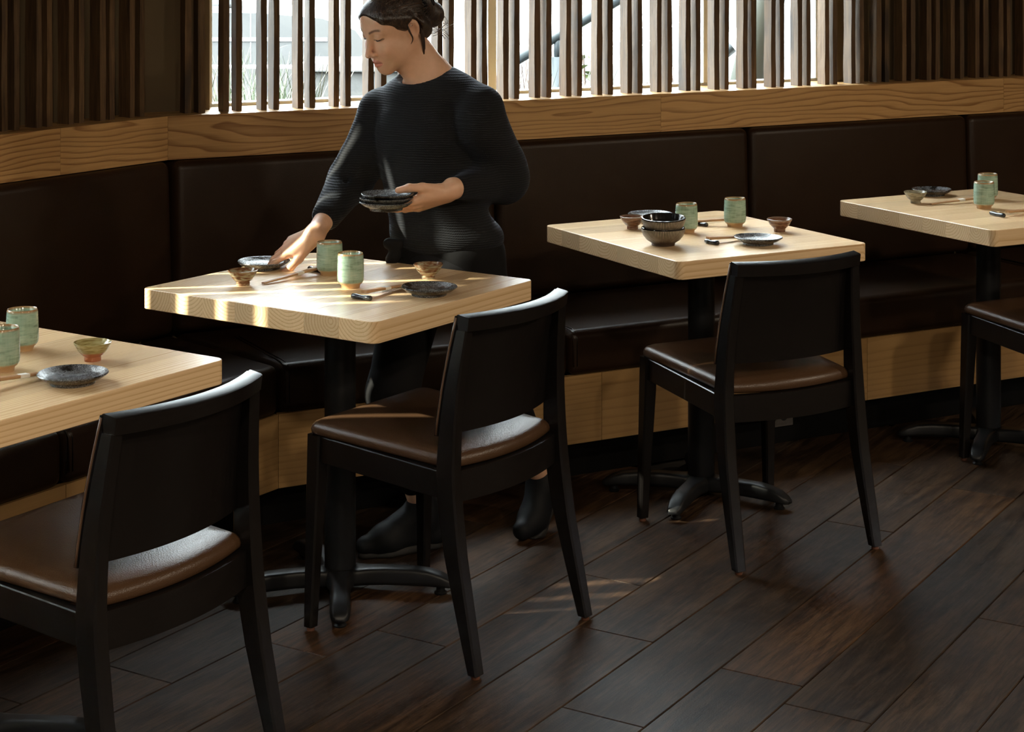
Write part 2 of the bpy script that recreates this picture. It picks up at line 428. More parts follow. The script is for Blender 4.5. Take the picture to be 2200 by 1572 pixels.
window('added_window_3', FL, W3a, W3b, [-4.2, -3.15], 'unseen window with a white blind, added at the left for soft light')
window('window_4', FL, W4a, W4b, [], 'small high window above the picture by the bend of the wall', WIN_TOP, W4z+0.005)
wall_pieces('added_sun_eave', FL, [(-6.2, 0.60, 0.90, 1.755, 2.62, CEIL+0.1)], 'unseen overhang added outside to keep high sun off the left windows', M['ceiling'])  # unseen eave added to block high sun at the left windows
t_ = NT('soft_light_fabric'); t_.t.nodes.remove(t_.b); _tl = t_.n('ShaderNodeBsdfTranslucent'); _tl.inputs[0].default_value = (0.92, 0.92, 0.90, 1); _df = t_.n('ShaderNodeBsdfDiffuse'); _df.inputs[0].default_value = (0.75, 0.74, 0.71, 1)
_mx = t_.n('ShaderNodeMixShader'); _mx.inputs[0].default_value = 0.08; t_.l(_tl.outputs[0], _mx.inputs[1]); t_.l(_df.outputs[0], _mx.inputs[2]); t_.l(_mx.outputs[0], t_.t.nodes['Material Output'].inputs[0])
bl = empty('added_soft_light_blind', FL.P((W3a+W3b)/2, 0.74, WIN_TOP), AL); tag(bl, 'white blind added over the unseen far left window to spread soft light', 'blind')  # unseen blind, added so the sun behind it becomes a broad soft source
bm_obj('fabric', box((0, 0, -0.70), (W3b-W3a-0.01, 0.002, 1.40)), t_.m, bl)
bm_obj('roller', tube([(-(W3b-W3a)/2+0.01, 0, -0.03), ((W3b-W3a)/2-0.01, 0, -0.03)], 0.025, 14), M['aluminium'], bl, smooth=True)
bm_obj('hem_bar', box((0, 0, -1.405), (W3b-W3a-0.02, 0.012, 0.02)), M['aluminium'], bl)

# ------------------------------------------------------------------ ledge: ash boards on top of the bench back
base = corner(0.55)
ledge = struct(empty('trim_1', base), 'ash window ledge with wavy grain above the bench back')
def board(fr, s0, s1, mit0=0, mit1=0, name='apron_board'):
    c = fr.P((s0+s1)/2, 0.56, (0.957+LEDGE_Z)/2) - base; hl = (s1-s0)/2
    bm = bmesh.new(); t = 0.010; z = (LEDGE_Z-0.957)/2; ch = 0.0012
    def sec(x, sh): return [(x - sh*t, -t, -z), (x + sh*t, t, -z), (x + sh*t, t, z), (x - sh*t, -t, z)]
    loft_into(bm, [sec(-hl+0.0004, mit0), sec(hl-0.0004, mit1)]); bmesh.ops.recalc_face_normals(bm, faces=bm.faces)
    bm_obj(name, bm, M['ledge_wood'], ledge, c, fr.a)
rs = [-0.56*MIT, FR.s_of(1420, 0.55), 3.1, 4.9, 6.4]
for i, (a, b) in enumerate(zip(rs, rs[1:])): board(FR, a, b, -MIT if i == 0 else 0, 0)
ls = [0.56*MIT, FL.s_of(130, 0.55), -1.9, -3.6, -5.3]
for i, (a, b) in enumerate(zip(ls[1:], ls)): board(FL, a, b, 0, MIT if i == 0 else 0)
def top_board(fr, s0, s1, m0, m1):
    d0, d1 = 0.572, 0.79
    poly = [fr.P(s0 + (m0*d0), d0), fr.P(s1 + m1*d0, d0), fr.P(s1 + m1*d1, d1), fr.P(s0 + m0*d1, d1)]
    c = sum(poly, Vector())/4; R = Matrix.Rotation(-fr.a, 3, 'Z')
    q = [R @ (p-c) for p in poly]
    bm_obj('ledge_board', prism([(p.x, p.y) for p in q], LEDGE_Z-0.02, LEDGE_Z), M['ledge_wood'], ledge, c-base, fr.a)
top_board(FR, 0, 3.1, -MIT, 0); top_board(FR, 3.1, 6.4, 0, 0); top_board(FL, -2.0, 0, 0, MIT); top_board(FL, -5.3, -2.0, 0, 0)

# ------------------------------------------------------------------ slat screen in front of wall and window
def slat_mesh(seed):
    r = random.Random(seed); bm = bmesh.new(); n = 26; h = WIN_TOP+0.16-LEDGE_Z
    secs = []; off = [0]*8
    for i in range(n+1):
        off = [0.75*o + r.uniform(-1, 1)*0.0011 for o in off]
        x, y = 0.0095, 0.0225
        secs.append([(-x+off[0], -y+off[1], h*i/n), (x+off[2], -y+off[3], h*i/n), (x+off[4], y+off[5], h*i/n), (-x+off[6], y+off[7], h*i/n)])
    loft_into(bm, secs); bmesh.ops.recalc_face_normals(bm, faces=bm.faces)
    me = bpy.data.meshes.new('slat'); bm.to_mesh(me); bm.free(); me.materials.append(M['slat']); return me
slat_meshes = [slat_mesh(i) for i in range(7)]
def screen(fr, s_list, label, name='slat_screen'):
    b = fr.P(s_list[0], 0.6325, LEDGE_Z); root = empty(name, b)
    tag(root, label, 'slat screen')
    for s in s_list:
        o = bpy.data.objects.new('slat', rng.choice(slat_meshes))
        o.location = fr.P(s + rng.uniform(-0.0015, 0.0015), 0.6325 + rng.uniform(-0.003, 0.003), LEDGE_Z) - b
        o.rotation_euler = (0, 0, fr.a + (math.pi if rng.random() < 0.5 else 0) + rng.uniform(-0.03, 0.03)); link(o, root)
sl = []
k = -10
while True:
    s = 1.0065 + 0.1187*k
    if s > 4.6: break
    for q in (s, s+0.040):
        if q > -0.13: sl.append(q)
    k += 1
screen(FR, sl, 'upright weathered wooden slats in front of the bright window')
sl = []
k = 0
while 0.10-0.1187*k > -2.3:
    sl += [0.10-0.1187*k, 0.10-0.1187*k-0.040]; k += 1
screen(FL, sl, 'dark upright wooden slats against the tan wall at the left')

# ------------------------------------------------------------------ banquette
def cushion(name, fr, poly, z0, z1, bevel, mat, parent, base, lean=0.0, seg=5):
    """padded block on a mitred footprint given in (s, d)"""
    n = len(poly); cs = sum(p[0] for p in poly)/n; cd = sum(p[1] for p in poly)/n
    bm = bmesh.new()
    loft_into(bm, [[(p[0]-cs, p[1]-cd, z0) for p in poly], [(p[0]-cs, p[1]-cd + lean, z1) for p in poly]])
    bmesh.ops.recalc_face_normals(bm, faces=bm.faces)
    bmesh.ops.bevel(bm, geom=list(bm.edges), offset=bevel, segments=seg, profile=0.5, affect='EDGES')
    return bm_obj(name, bm, mat, parent, fr.P(cs, cd) - base, fr.a, sharp=60), fr.P(cs, cd), cs, cd
bench = empty('banquette', P0)
tag(bench, 'long dark brown leather banquette along the slatted window', 'banquette')
ST0, ST1, BT = 0.318, 0.452, 0.955
g = 0.0025
seat_r = [0, 0.899, 1.886, 2.873, 3.86, 4.85]; seat_l = [0, -0.776, -1.763, -2.75]
back_r = [None, 0.928, 1.915, 2.902, 3.889, 4.876]; back_l = [None, -0.62, -1.60, -2.59]
def seat_piece(fr, s0, s1, m0, m1):
    d0, d1 = 0.0, 0.535
    c, wp, cs, cd = cushion('seat_cushion', fr, [(s0+g+m0*d0, d0), (s1-g+m1*d0, d0), (s1-g+m1*d1, d1), (s0+g+m0*d1, d1)], ST0, ST1, 0.026, M['bench_leather'], bench, P0)
    e = s0 + g - cs + 0.009
    pts = [(e, 0.40-cd, ST1+0.001), (e, 0.03-cd, ST1+0.001), (e, 0.010-cd, ST1-0.006), (e, 0.0-cd, ST1-0.024), (e, -0.001-cd, ST0+0.03)]
    bm_obj('piping', tube(pts, 0.0022, 6), M['bench_leather'], c, smooth=True)
    pts = [(p[0]+0.012, p[1], p[2]) for p in pts]
    bm_obj('stitching', tube(pts, 0.0012, 5), M['chair_wood'], c, smooth=True)
for i, (a, b) in enumerate(zip(seat_r, seat_r[1:])): seat_piece(FR, a, b, -MIT if i == 0 else 0, 0)
for i, (b, a) in enumerate(zip(seat_l, seat_l[1:])): seat_piece(FL, a, b, 0, MIT if i == 0 else 0)
def back_piece(fr, s0, s1, m0, m1):
    d0, d1 = 0.505, 0.598
    cushion('back_cushion', fr, [((s0 or 0)+g+m0*d0, d0), ((s1 or 0)-g+m1*d0, d0), ((s1 or 0)-g+m1*d1, d1), ((s0 or 0)+g+m0*d1, d1)], ST1+0.003, BT, 0.026, M['bench_leather'], bench, P0, lean=0.018)
for i, (a, b) in enumerate(zip(back_r, back_r[1:])): back_piece(FR, a, b, -MIT if i == 0 else 0, 0)
for i, (b, a) in enumerate(zip(back_l, back_l[1:])): back_piece(FL, a, b, 0, MIT if i == 0 else 0)
pan_r = [0, 1.014, 2.012, 3.01, 4.01, 5.0]; pan_l = [0, -0.762, -1.76, -2.76]
for fr, lst in ((FR, pan_r), (FL, pan_l)):
    for a, b in zip(lst, lst[1:]):
        s0, s1 = min(a, b), max(a, b)
        e0 = -0.012*MIT if (fr is FR and a == 0) else 0; e1 = 0.012*MIT if (fr is FL and a == 0) else 0
        fbox('base_panel', fr, s0+e0+0.0008, s1+e1-0.0008, 0.012, 0.032, 0.117, ST0-0.001, M['base_wood'], bench, 0, 1, P0)
    a, b = min(lst), max(lst)
    fbox('kick_board', fr, a - (0.085*MIT if fr is FR else 0), b + (0.085*MIT if fr is FL else 0), 0.085, 0.10, 0.0, 0.30, M['black_kick'], bench, 0, 1, P0)
    fbox('seat_frame', fr, a + (0.05 if fr is FR else 0), b - (0.05 if fr is FL else 0), 0.10, 0.60, 0.20, ST0-0.001, M['black_kick'], bench, 0, 1, P0)
# outlet on the kick board
oy = FR.s_of(1671, 0.083); op = FR.P(oy, 0.083); oz = CAM_H-(893-HOR)*op.y/F_PX
outlet = empty('wall_outlet', FR.P(oy, 0.085, oz), AR); tag(outlet, 'grey double wall outlet on the black kick board under the bench', 'outlet')
M['outlet_grey'] = plain('outlet_grey', (0.09, 0.08, 0.072), 0.45); M['outlet_dark'] = plain('outlet_dark', (0.01, 0.01, 0.01), 0.4)
bm_obj('cover_plate', box((0, -0.003, 0), (0.115, 0.006, 0.070), 0.002, 2), M['outlet_grey'], outlet)
for sx in (-1, 1):
    bm = lathe([(0, 0), (0.0165, 0), (0.0165, 0.003), (0, 0.003)], 24)
    bmesh.ops.scale(bm, vec=(0.85, 1, 1), verts=bm.verts); bmesh.ops.rotate(bm, cent=(0,0,0), matrix=Matrix.Rotation(math.pi/2, 3, 'X'), verts=bm.verts)
    bmesh.ops.translate(bm, vec=(sx*0.021, -0.005, 0), verts=bm.verts)
    bm_obj('socket', bm, M['outlet_dark'], outlet)
bm_obj('screw', tube([(0, -0.005, 0), (0, -0.0075, 0)], 0.0025, 10), M['aluminium'], outlet)

# ------------------------------------------------------------------ unseen ceiling downlights added as warm interior fill
M['fill_lamp_glow'] = NT('fill_lamp_glow').set(Base_Color=(1, 0.9, 0.75)).m
M['fill_lamp_glow'].node_tree.nodes['Principled BSDF'].inputs['Emission Color'].default_value = (1, 0.82, 0.6, 1)
M['fill_lamp_glow'].node_tree.nodes['Principled BSDF'].inputs['Emission Strength'].default_value = 6.0
LAMP_W = 24.0
for i, (lx, ly, where) in enumerate([(-0.2, 0.4, 'just behind the viewer'), (1.5, 0.7, 'to the right of the viewer'), (3.0, 2.0, 'at the right of the room'), (0.6, -1.6, 'far behind the viewer'), (3.9, 4.2, 'at the far right of the room')]):
    lamp = empty('added_fill_downlight', (lx, ly, CEIL)); tag(lamp, 'added ceiling fill downlight ' + where, 'ceiling light', 'added fill downlights')
    bm_obj('housing', lathe([(0.165, -0.001), (0.165, -0.03), (0.15, -0.032), (0.145, -0.006)], 32), M['black_metal'], lamp, smooth=True)
    bm_obj('diffuser', lathe([(0.145, -0.006), (0, -0.006)], 32), M['fill_lamp_glow'], lamp)
    ld = bpy.data.lights.new('downlight', 'AREA'); ld.shape = 'DISK'; ld.size = 0.29; ld.energy = LAMP_W; ld.color = (1.0, 0.83, 0.62)
    lo = bpy.data.objects.new('fill_beam', ld); lo.location = (0, 0, -0.04); link(lo, lamp)
# ------------------------------------------------------------------ tables
TW, TD, TT, TZ = 0.633, 0.730, 0.049, 0.75
def stave_bm(y0, y1, first, last, rad=0.022, ch=0.0015):
    N = 12
    def level(ins):
        hx, hy, r = TW/2-ins, TD/2-ins, rad-ins
        a = max(y0 + (0 if first else 0.00025), -hy); b = min(y1 - (0 if last else 0.00025), hy)
        ys = []
        for i in range(N+1):
            t = i/N
            if first: t = t**2.2
            elif last: t = 1-(1-t)**2.2
            ys.append(a+(b-a)*t)
        def hw(y):
            e = abs(y)-(hy-r)
            return hx if e <= 0 else hx - r + math.sqrt(max(r*r-e*e, 0))
        return [(hw(y), y) for y in ys] + [(-hw(y), y) for y in reversed(ys)]
    yc = (y0+y1)/2
    secs = []
    for z, ins in ((-TT/2, ch), (-TT/2+ch, 0), (TT/2-ch, 0), (TT/2, ch)):
        secs.append([(x, y-yc, z) for x, y in level(ins)])
    return loft(secs)
def make_table(xy, yaw, label):
    t = empty('dining_table', (xy[0], xy[1], 0), yaw); tag(t, label, 'table', 'square ash tables in a row')
    cuts = [-TD/2, -0.262, -0.158, -0.050, 0.055, 0.158, 0.262, TD/2]
    for i, (a, b) in enumerate(zip(cuts, cuts[1:])):
        bm_obj('stave', stave_bm(a, b, i == 0, i == len(cuts)-2), M['table_wood'], t, (0, (a+b)/2, TZ-TT/2), sharp=35)
    bm_obj('post', lathe([(0.0, 0.045), (0.0385, 0.045), (0.0385, 0.69), (0, 0.69)], 40), M['black_metal'], t, sharp=40)
    bm = bmesh.new()
    for q in range(4): box_into(bm, (0.11*math.cos(q*math.pi/2+.78), 0.11*math.sin(q*math.pi/2+.78), TZ-TT-0.006), (0.22, 0.045, 0.011), 0, 1)
    bmesh.ops.delete(bm, geom=[f for f in bm.faces], context='FACES')
    bm.free()
    bm_obj('top_plate', lathe([(0, 0.688), (0.05, 0.688), (0.15, 0.695), (0.15, 0.7005), (0, 0.7005)], 4), M['black_metal'], t, rotz=0.2)
    bm_obj('base_hub', lathe([(0, 0.014), (0.040, 0.014), (0.050, 0.030), (0.050, 0.046), (0.042, 0.054), (0, 0.054)], 32), M['black_metal'], t, sharp=50)
    for ang in (296, 220, 146, 62):
        a = math.radians(ang); secs = []
        for r, zt, hw, th in ((0.02, 0.056, 0.040, 0.042), (0.05, 0.057, 0.034, 0.042), (0.08, 0.059, 0.027, 0.042), (0.12, 0.061, 0.025, 0.042), (0.18, 0.062, 0.025, 0.042), (0.225, 0.058, 0.025, 0.038), (0.255, 0.049, 0.024, 0.030), (0.275, 0.038, 0.021, 0.020), (0.286, 0.029, 0.013, 0.010)):
            secs.append([(r, hw*math.copysign(abs(math.cos(q))**0.45, math.cos(q))*(1 if math.sin(q) < 0 else 0.9), zt-th/2+th/2*math.copysign(abs(math.sin(q))**0.45, math.sin(q))) for q in [2*math.pi*(k+0.5)/20 for k in range(20)]])
        arm = bm_obj('base_arm', loft(secs), M['black_metal'], t, rotz=a, smooth=True)
        bm_obj('glide', lathe([(0, 0), (0.015, 0), (0.016, 0.004), (0.011, 0.008), (0.011, 0.026), (0, 0.026)], 16), M['black_metal'], arm, (0.252, 0, 0), sharp=40)
    return t
TABLES = [((-1.0867, 3.6176), 0.9882, 'ash table at the left edge with the olive tea bowl'),
          ((-0.4629, 4.4999), 0.9745, 'sunlit ash table the person is setting, with light streaks'),
          ((0.5020, 5.2837), 0.4992, 'ash table carrying the two stacked striped bowls'),
          ((1.4675, 5.8151), 0.4983, 'ash table cut off by the right edge of the picture')]
for xy, yaw, lab in TABLES: make_table(xy, yaw, lab)

# ------------------------------------------------------------------ chairs
def interp(tab, z):
    for (z0, *a), (z1, *b) in zip(tab, tab[1:]):
        if z <= z1:
            t = (z-z0)/(z1-z0); t = max(0, t); return [p+(q-p)*t for p, q in zip(a, b)]
    return list(tab[-1][1:])
REAR = [(0.010, -0.274, 0.027, 0.030, 0.214), (0.12, -0.247, 0.036, 0.033, 0.2115), (0.25, -0.217, 0.045, 0.034, 0.2090), (0.36, -0.199, 0.051, 0.034, 0.2070), (0.43, -0.194, 0.050, 0.033, 0.2060), (0.52, -0.194, 0.046, 0.031, 0.2010), (0.62, -0.202, 0.040, 0.030, 0.1930), (0.70, -0.213, 0.035, 0.029, 0.1855), (0.744, -0.220, 0.031, 0.028, 0.1815), (0.775, -0.226, 0.029, 0.027, 0.179)]
def csec(cx, cy, z, wx, wy, c=0.004):
    x, y = wx/2, wy/2
    return [(cx-x+c, cy-y, z), (cx+x-c, cy-y, z), (cx+x, cy-y+c, z), (cx+x, cy+y-c, z), (cx+x-c, cy+y, z), (cx-x+c, cy+y, z), (cx-x, cy+y-c, z), (cx-x, cy-y+c, z)]
SAG = 0.045
def make_chair(root):
    zs = [0.010, 0.03, 0.08, 0.16, 0.25, 0.32, 0.38, 0.43, 0.48, 0.54, 0.60, 0.66, 0.71, 0.742]
    gl = [(0, 0), (0.009, 0), (0.010, 0.003), (0.008, 0.011), (0, 0.011)]
    SZ = lambda y: 0.4315+0.055*(y+0.19)                    # the seat rises a little to the front
    for sx in (-1, 1):
        secs = []
        for z in zs:
            y, dep, w, x = interp(REAR, z); secs.append(csec(sx*x, y, z, w, dep))
        leg = bm_obj('leg', loft(secs), M['chair_wood'], root, sharp=30)
        bm_obj('glide', lathe(gl, 14), M['copper'], leg, (sx*REAR[0][4], REAR[0][1], 0), sharp=40)
        secs = [csec(sx*x, y, z, w, w) for z, w, x, y in ((0.010, 0.026, 0.209, 0.207), (0.15, 0.030, 0.2055, 0.203), (0.36, 0.037, 0.199, 0.197), (SZ(0.195)+0.001, 0.038, 0.197, 0.195))]
        leg = bm_obj('leg', loft(secs), M['chair_wood'], root, sharp=30)
        bm_obj('glide', lathe(gl, 14), M['copper'], leg, (sx*0.209, 0.207, 0), sharp=40)
        bm = bmesh.new()
        def rs_(y, x): return [(x-0.011, y, SZ(y)-0.060), (x+0.011, y, SZ(y)-0.060), (x+0.011, y, SZ(y)), (x-0.011, y, SZ(y))]
        loft_into(bm, [rs_(-0.182, sx*0.206), rs_(0.180, sx*0.197)])
        bmesh.ops.recalc_face_normals(bm, faces=bm.faces); bmesh.ops.bevel(bm, geom=list(bm.edges), offset=0.002, segments=1, affect='EDGES')
        bm_obj('side_rail', bm, M['chair_wood_x'], root)
    bm_obj('front_rail', box((0, 0.198, SZ(0.198)-0.029), (0.365, 0.022, 0.056), 0.002, 1), M['chair_wood_x'], root)
    xs = [(-1+2*i/20) for i in range(21)]
    def sag(t, s=SAG): return -s*(1-t*t)
    secs = []
    for t in xs:
        y = -0.192 + sag(t, 0.030); x = t*0.192
        secs.append([(x, y-0.011, 0.362), (x, y+0.011, 0.362), (x, y+0.011, 0.430), (x, y-0.011, 0.430)])
    bm_obj('back_rail', loft(secs), M['chair_wood_x'], root, sharp=40)
    # top rail: spans the full width over the posts, its top leaning slightly back
    secs = []
    for t in xs:
        y = -0.2235 + sag(t)+0.0*t; x = t*0.1935; hw = 0.0168
        secs.append([(x, y-hw+0.004, 0.741), (x, y+hw-0.004, 0.741), (x, y+hw, 0.7735), (x, y+hw-0.003, 0.7755), (x, y-hw+0.003, 0.7715), (x, y-hw, 0.7690)])
    bm_obj('top_rail', loft(secs), M['chair_wood_x'], root, sharp=40)
    nz = 10; secs = []
    for t in [(-1+2*i/24) for i in range(25)]:
        ring = []; z0, z1 = 0.508, 0.772
        for side_ in (0, 1):
            for k in (range(nz+1) if side_ == 0 else range(nz, -1, -1)):
                z = z0+(z1-z0)*k/nz; y, dep, w, x = interp(REAR, z)
                ring.append((t*(x+0.0142), y+dep/2+(0.0090 if side_ == 0 else 0.0004)+sag(t), z))
        secs.append(ring)
    bm_obj('back_panel', loft(secs), M['chair_wood'], root, sharp=40)
    for sx in (-1, 1):                                      # bare ply edge of the panel
        pts = []
        for k in range(9):
            z = 0.510+0.258*k/8; y, dep, w, x = interp(REAR, z); pts.append((sx*(x+0.0140), y+dep/2+0.0048, z))
        bm_obj('ply_edge', tube(pts, 0.0026, 6), M['ply_edge'], root, smooth=True)
    def outline(ins):
        fw, bw, y0, y1 = 0.213-ins, 0.196-ins, -0.192+ins, 0.216-ins
        pl = []
        def arc(cx, cy, a0, a1, cr):
            for i in range(7):
                a = a0+(a1-a0)*i/6; pl.append((cx+cr*math.cos(a), cy+cr*math.sin(a)))
        cf, cb = 0.024, 0.012
        arc(fw-cf, y1-cf, 0, math.pi/2, cf); arc(-fw+cf, y1-cf, math.pi/2, math.pi, cf)
        arc(-bw+cb, y0+cb, math.pi, 1.5*math.pi, cb)
        for i in range(1, 12):
            t = -1+2*i/12; pl.append((t*(bw-cb), y0 - 0.028*(1-t*t)))
        arc(bw-cb, y0+cb, 1.5*math.pi, 2*math.pi, cb)
        return pl
    secs = []
    for z, ins in ((0.001, 0.004), (0.005, 0.001), (0.012, 0.0), (0.020, 0.002), (0.027, 0.007), (0.032, 0.016), (0.0355, 0.045), (0.037, 0.10)):
        secs.append([(x, y, SZ(y)+z) for x, y in outline(ins)])
    bm_obj('seat_cushion', loft(secs), M['seat_leather'], root, sharp=70)
CHAIRS = [(None, 0, 'black chair in the left foreground under the leftmost table'), (None, 0, 'black chair at the sunlit table with light on its seat'),
          (None, 0, 'black chair at the table with stacked bowls'), (None, 0, 'black chair cut off by the right edge of the picture')]
def chair_at(rear_center, yaw):
    fwd = Vector((-math.sin(yaw), math.cos(yaw), 0)); return Vector((rear_center[0], rear_center[1], 0)) + fwd*0.272
c1 = empty('dining_chair', chair_at((0.009, 4.118), math.radians(54.7)), math.radians(54.7)); make_chair(c1)
def chair_copy(rear, yaw):
    c = copy_tree(c1); c.location = chair_at(rear, yaw); c.rotation_euler = (0, 0, yaw); return c
c2 = chair_copy((0.721, 4.700), math.radians(27.2))
c0 = chair_copy((-0.578, 3.280), math.radians(58.3))
c3 = chair_copy((1.75, 5.295), math.radians(27.5))
for c, i in ((c0, 0), (c1, 1), (c2, 2), (c3, 3)): tag(c, CHAIRS[i][2], 'chair', 'black dining chairs with leather seats')

# ------------------------------------------------------------------ tableware
def celadon():
    t = NT('celadon_glaze'); co = t.coord('Object'); rnd = t.rand()
    sep = t.n('ShaderNodeSeparateXYZ'); t.l(co, sep.inputs[0]); z = sep.outputs[2]
    off = t.n('ShaderNodeCombineXYZ'); t.l(t.math('MULTIPLY', rnd, 13.0), off.inputs[0]); p = t.vmath('ADD', co, off.outputs[0])
    h = t.noise(t.mapping(p, scale=(1, 1, 6)), scale=30, detail=4, dist=0.6)
    v = t.noise(t.mapping(p, scale=(5, 5, 1)), scale=35, detail=4)
    m = t.math('ADD', t.math('MULTIPLY', h, 0.72), t.math('MULTIPLY', v, 0.28))
    c = t.ramp(m, [(0.30, (0.17, 0.255, 0.185)), (0.48, (0.29, 0.425, 0.335)), (0.62, (0.36, 0.49, 0.40)), (0.78, (0.47, 0.52, 0.40))])
    rim = t.ramp(t.math('ADD', z, t.math('MULTIPLY', t.math('SUBTRACT', h, 0.5), 0.006)), [(0.0785, (0,0,0)), (0.082, (1,1,1))])
    foot = t.ramp(t.math('ADD', z, t.math('MULTIPLY', t.math('SUBTRACT', v, 0.5), 0.004)), [(0.0125, (1,1,1)), (0.0155, (0,0,0))])
    c = t.mix(rim, c, (0.34, 0.215, 0.11)); c = t.mix(foot, c, (0.46, 0.30, 0.155))
    rr = t.math('ADD', t.math('MULTIPLY', foot, 0.5), 0.12)
    t.set(Base_Color=c, Roughness=rr); t.b.inputs['Coat Weight'].default_value = 0.3
    t.bump(m, 0.35, 0.003); return t.m
def glaze(name, stops, rough=0.15, scale=40, zs=4.0, foot=None, bump=0.3, rim=None, rz=0.036):
    t = NT(name); co = t.coord('Object'); rnd = t.rand()
    sep = t.n('ShaderNodeSeparateXYZ'); t.l(co, sep.inputs[0]); z = sep.outputs[2]
    off = t.n('ShaderNodeCombineXYZ'); t.l(t.math('MULTIPLY', rnd, 17.0), off.inputs[0]); p = t.vmath('ADD', co, off.outputs[0])
    h = t.noise(t.mapping(p, scale=(1, 1, zs)), scale=scale, detail=4, dist=0.8)
    c = t.ramp(h, stops)
    if foot: c = t.mix(t.ramp(t.math('ADD', z, t.math('MULTIPLY', t.math('SUBTRACT', h, 0.5), 0.006)), [(foot[0], (1,1,1)), (foot[0]+0.002, (0,0,0))]), c, foot[1])
    if rim: c = t.mix(t.ramp(z, [(rz-0.0015, (0,0,0)), (rz, (1,1,1))]), c, rim)
    t.set(Base_Color=c, Roughness=rough); t.bump(h, bump, 0.002); return t.m
def plate_glaze():
    t = NT('speckled_black_glaze'); co = t.coord('Object'); rnd = t.rand()
    off = t.n('ShaderNodeCombineXYZ'); t.l(t.math('MULTIPLY', rnd, 23.0), off.inputs[0]); p = t.vmath('ADD', co, off.outputs[0])
    f = t.noise(p, scale=420, detail=3, rough=0.7); b = t.noise(p, scale=22, detail=3)
    c = t.ramp(f, [(0.38, (0.020, 0.021, 0.023)), (0.52, (0.085, 0.088, 0.094)), (0.68, (0.27, 0.275, 0.28))])
    c = t.mix(t.ramp(b, [(0.36, (1,1,1)), (0.46, (0,0,0))]), c, (0.012, 0.011, 0.010))
    t.set(Base_Color=c, Roughness=t.math('ADD', t.math('MULTIPLY', b, 0.25), 0.12)); t.bump(t.math('ADD', t.math('MULTIPLY', f, 0.3), t.noise(p, scale=90, detail=2)), 0.6, 0.002); return t.m
def striped():
    t = NT('striped_stoneware'); co = t.coord('Object')
    g = t.n('ShaderNodeTexGradient', gradient_type='RADIAL'); t.l(co, g.inputs[0])
    s = t.math('FRACT', t.math('MULTIPLY', g.outputs['Fac'], 84.0))
    line = t.ramp(s, [(0.36, (1,1,1)), (0.50, (0,0,0)), (0.90, (0,0,0)), (1.0, (1,1,1))])
    n = t.noise(co, scale=60, detail=3)
    sep = t.n('ShaderNodeSeparateXYZ'); t.l(co, sep.inputs[0]); z = sep.outputs[2]
    pale = t.ramp(n, [(0.3, (0.30, 0.235, 0.15)), (0.7, (0.52, 0.44, 0.33))])
    c = t.mix(line, (0.014, 0.011, 0.010), pale)
    low = t.ramp(t.math('ADD', z, t.math('MULTIPLY', t.math('SUBTRACT', n, 0.5), 0.01)), [(0.013, (1,1,1)), (0.018, (0,0,0))])
    c = t.mix(low, c, (0.055, 0.035, 0.025))
    r2 = t.vmath('MULTIPLY', co, (1, 1, 0)); ln = t.n('ShaderNodeVectorMath', operation='LENGTH'); t.l(r2, ln.inputs[0])
    t.set(Base_Color=c, Roughness=0.4); t.bump(line, 0.4, 0.001); return t.m
M['celadon'] = celadon()
M['bowl_brown'] = glaze('brown_celadon_glaze', [(0.34, (0.10, 0.045, 0.022)), (0.47, (0.20, 0.10, 0.05)), (0.55, (0.30, 0.27, 0.18)), (0.7, (0.42, 0.42, 0.31))], 0.16, rim=(0.13, 0.06, 0.03))
M['bowl_red'] = glaze('red_brown_glaze', [(0.30, (0.055, 0.028, 0.018)), (0.5, (0.165, 0.075, 0.042)), (0.7, (0.27, 0.17, 0.11))], 0.18, rim=(0.24, 0.19, 0.15))
M['bowl_grey'] = glaze('grey_celadon_glaze', [(0.32, (0.10, 0.085, 0.055)), (0.5, (0.25, 0.23, 0.165)), (0.7, (0.42, 0.40, 0.31))], 0.16)
M['bowl_olive'] = glaze('olive_glaze', [(0.34, (0.21, 0.16, 0.055)), (0.5, (0.33, 0.29, 0.125)), (0.7, (0.42, 0.38, 0.20))], 0.10, zs=8, foot=(0.0165, (0.34, 0.12, 0.055)))
M['plate'] = plate_glaze(); M['striped'] = striped()
M['black_glaze'] = plain('black_inner_glaze', (0.012, 0.010, 0.009), 0.14)
M['chopstick'] = dark_wood('chopstick_wood', (0.45, 0.27, 0.14), 0.42, 'X')
M['paper'] = plain('white_paper_band', (0.78, 0.75, 0.68), 0.7)
M['rest'] = plain('black_ceramic_rest', (0.010, 0.012, 0.015), 0.16)

def wob(bm, amp, seed, k=3):
    r = random.Random(seed); ph = [r.uniform(0, 6.28) for _ in range(k)]; am = [r.uniform(-1, 1)*amp/(i+1) for i in range(k)]; tz = [r.uniform(-1, 1)*amp*0.6/(i+1) for i in range(k)]
    zm = max(v.co.z for v in bm.verts)
    for v in bm.verts:
        a = math.atan2(v.co.y, v.co.x); w = (v.co.z/zm)**1.2
        f = 1+sum(m*math.cos((i+2)*a+p) for i, (m, p) in enumerate(zip(am, ph)))*w/0.05
        v.co.x *= f; v.co.y *= f; v.co.z += sum(m*math.sin((i+1)*a+p) for i, (m, p) in enumerate(zip(tz, ph)))*w
    return bm
def mesh_from(name, bm, mat, sharp=50):
    me = bpy.data.meshes.new(name); bm.normal_update(); bm.to_mesh(me); bm.free(); me.materials.append(mat)
    me.polygons.foreach_set('use_smooth', [True]*len(me.polygons)); me.set_sharp_from_angle(angle=math.radians(sharp)); return me
CUP = [(0, .005), (.018, .004), (.0185, 0), (.0225, 0), (.0235, .007), (.0285, .011), (.0320, .017), (.0330, .026), (.0328, .055), (.0318, .078), (.0312, .083), (.0300, .0845), (.0287, .083), (.0290, .05), (.0285, .022), (.02, .013), (0, .012)]
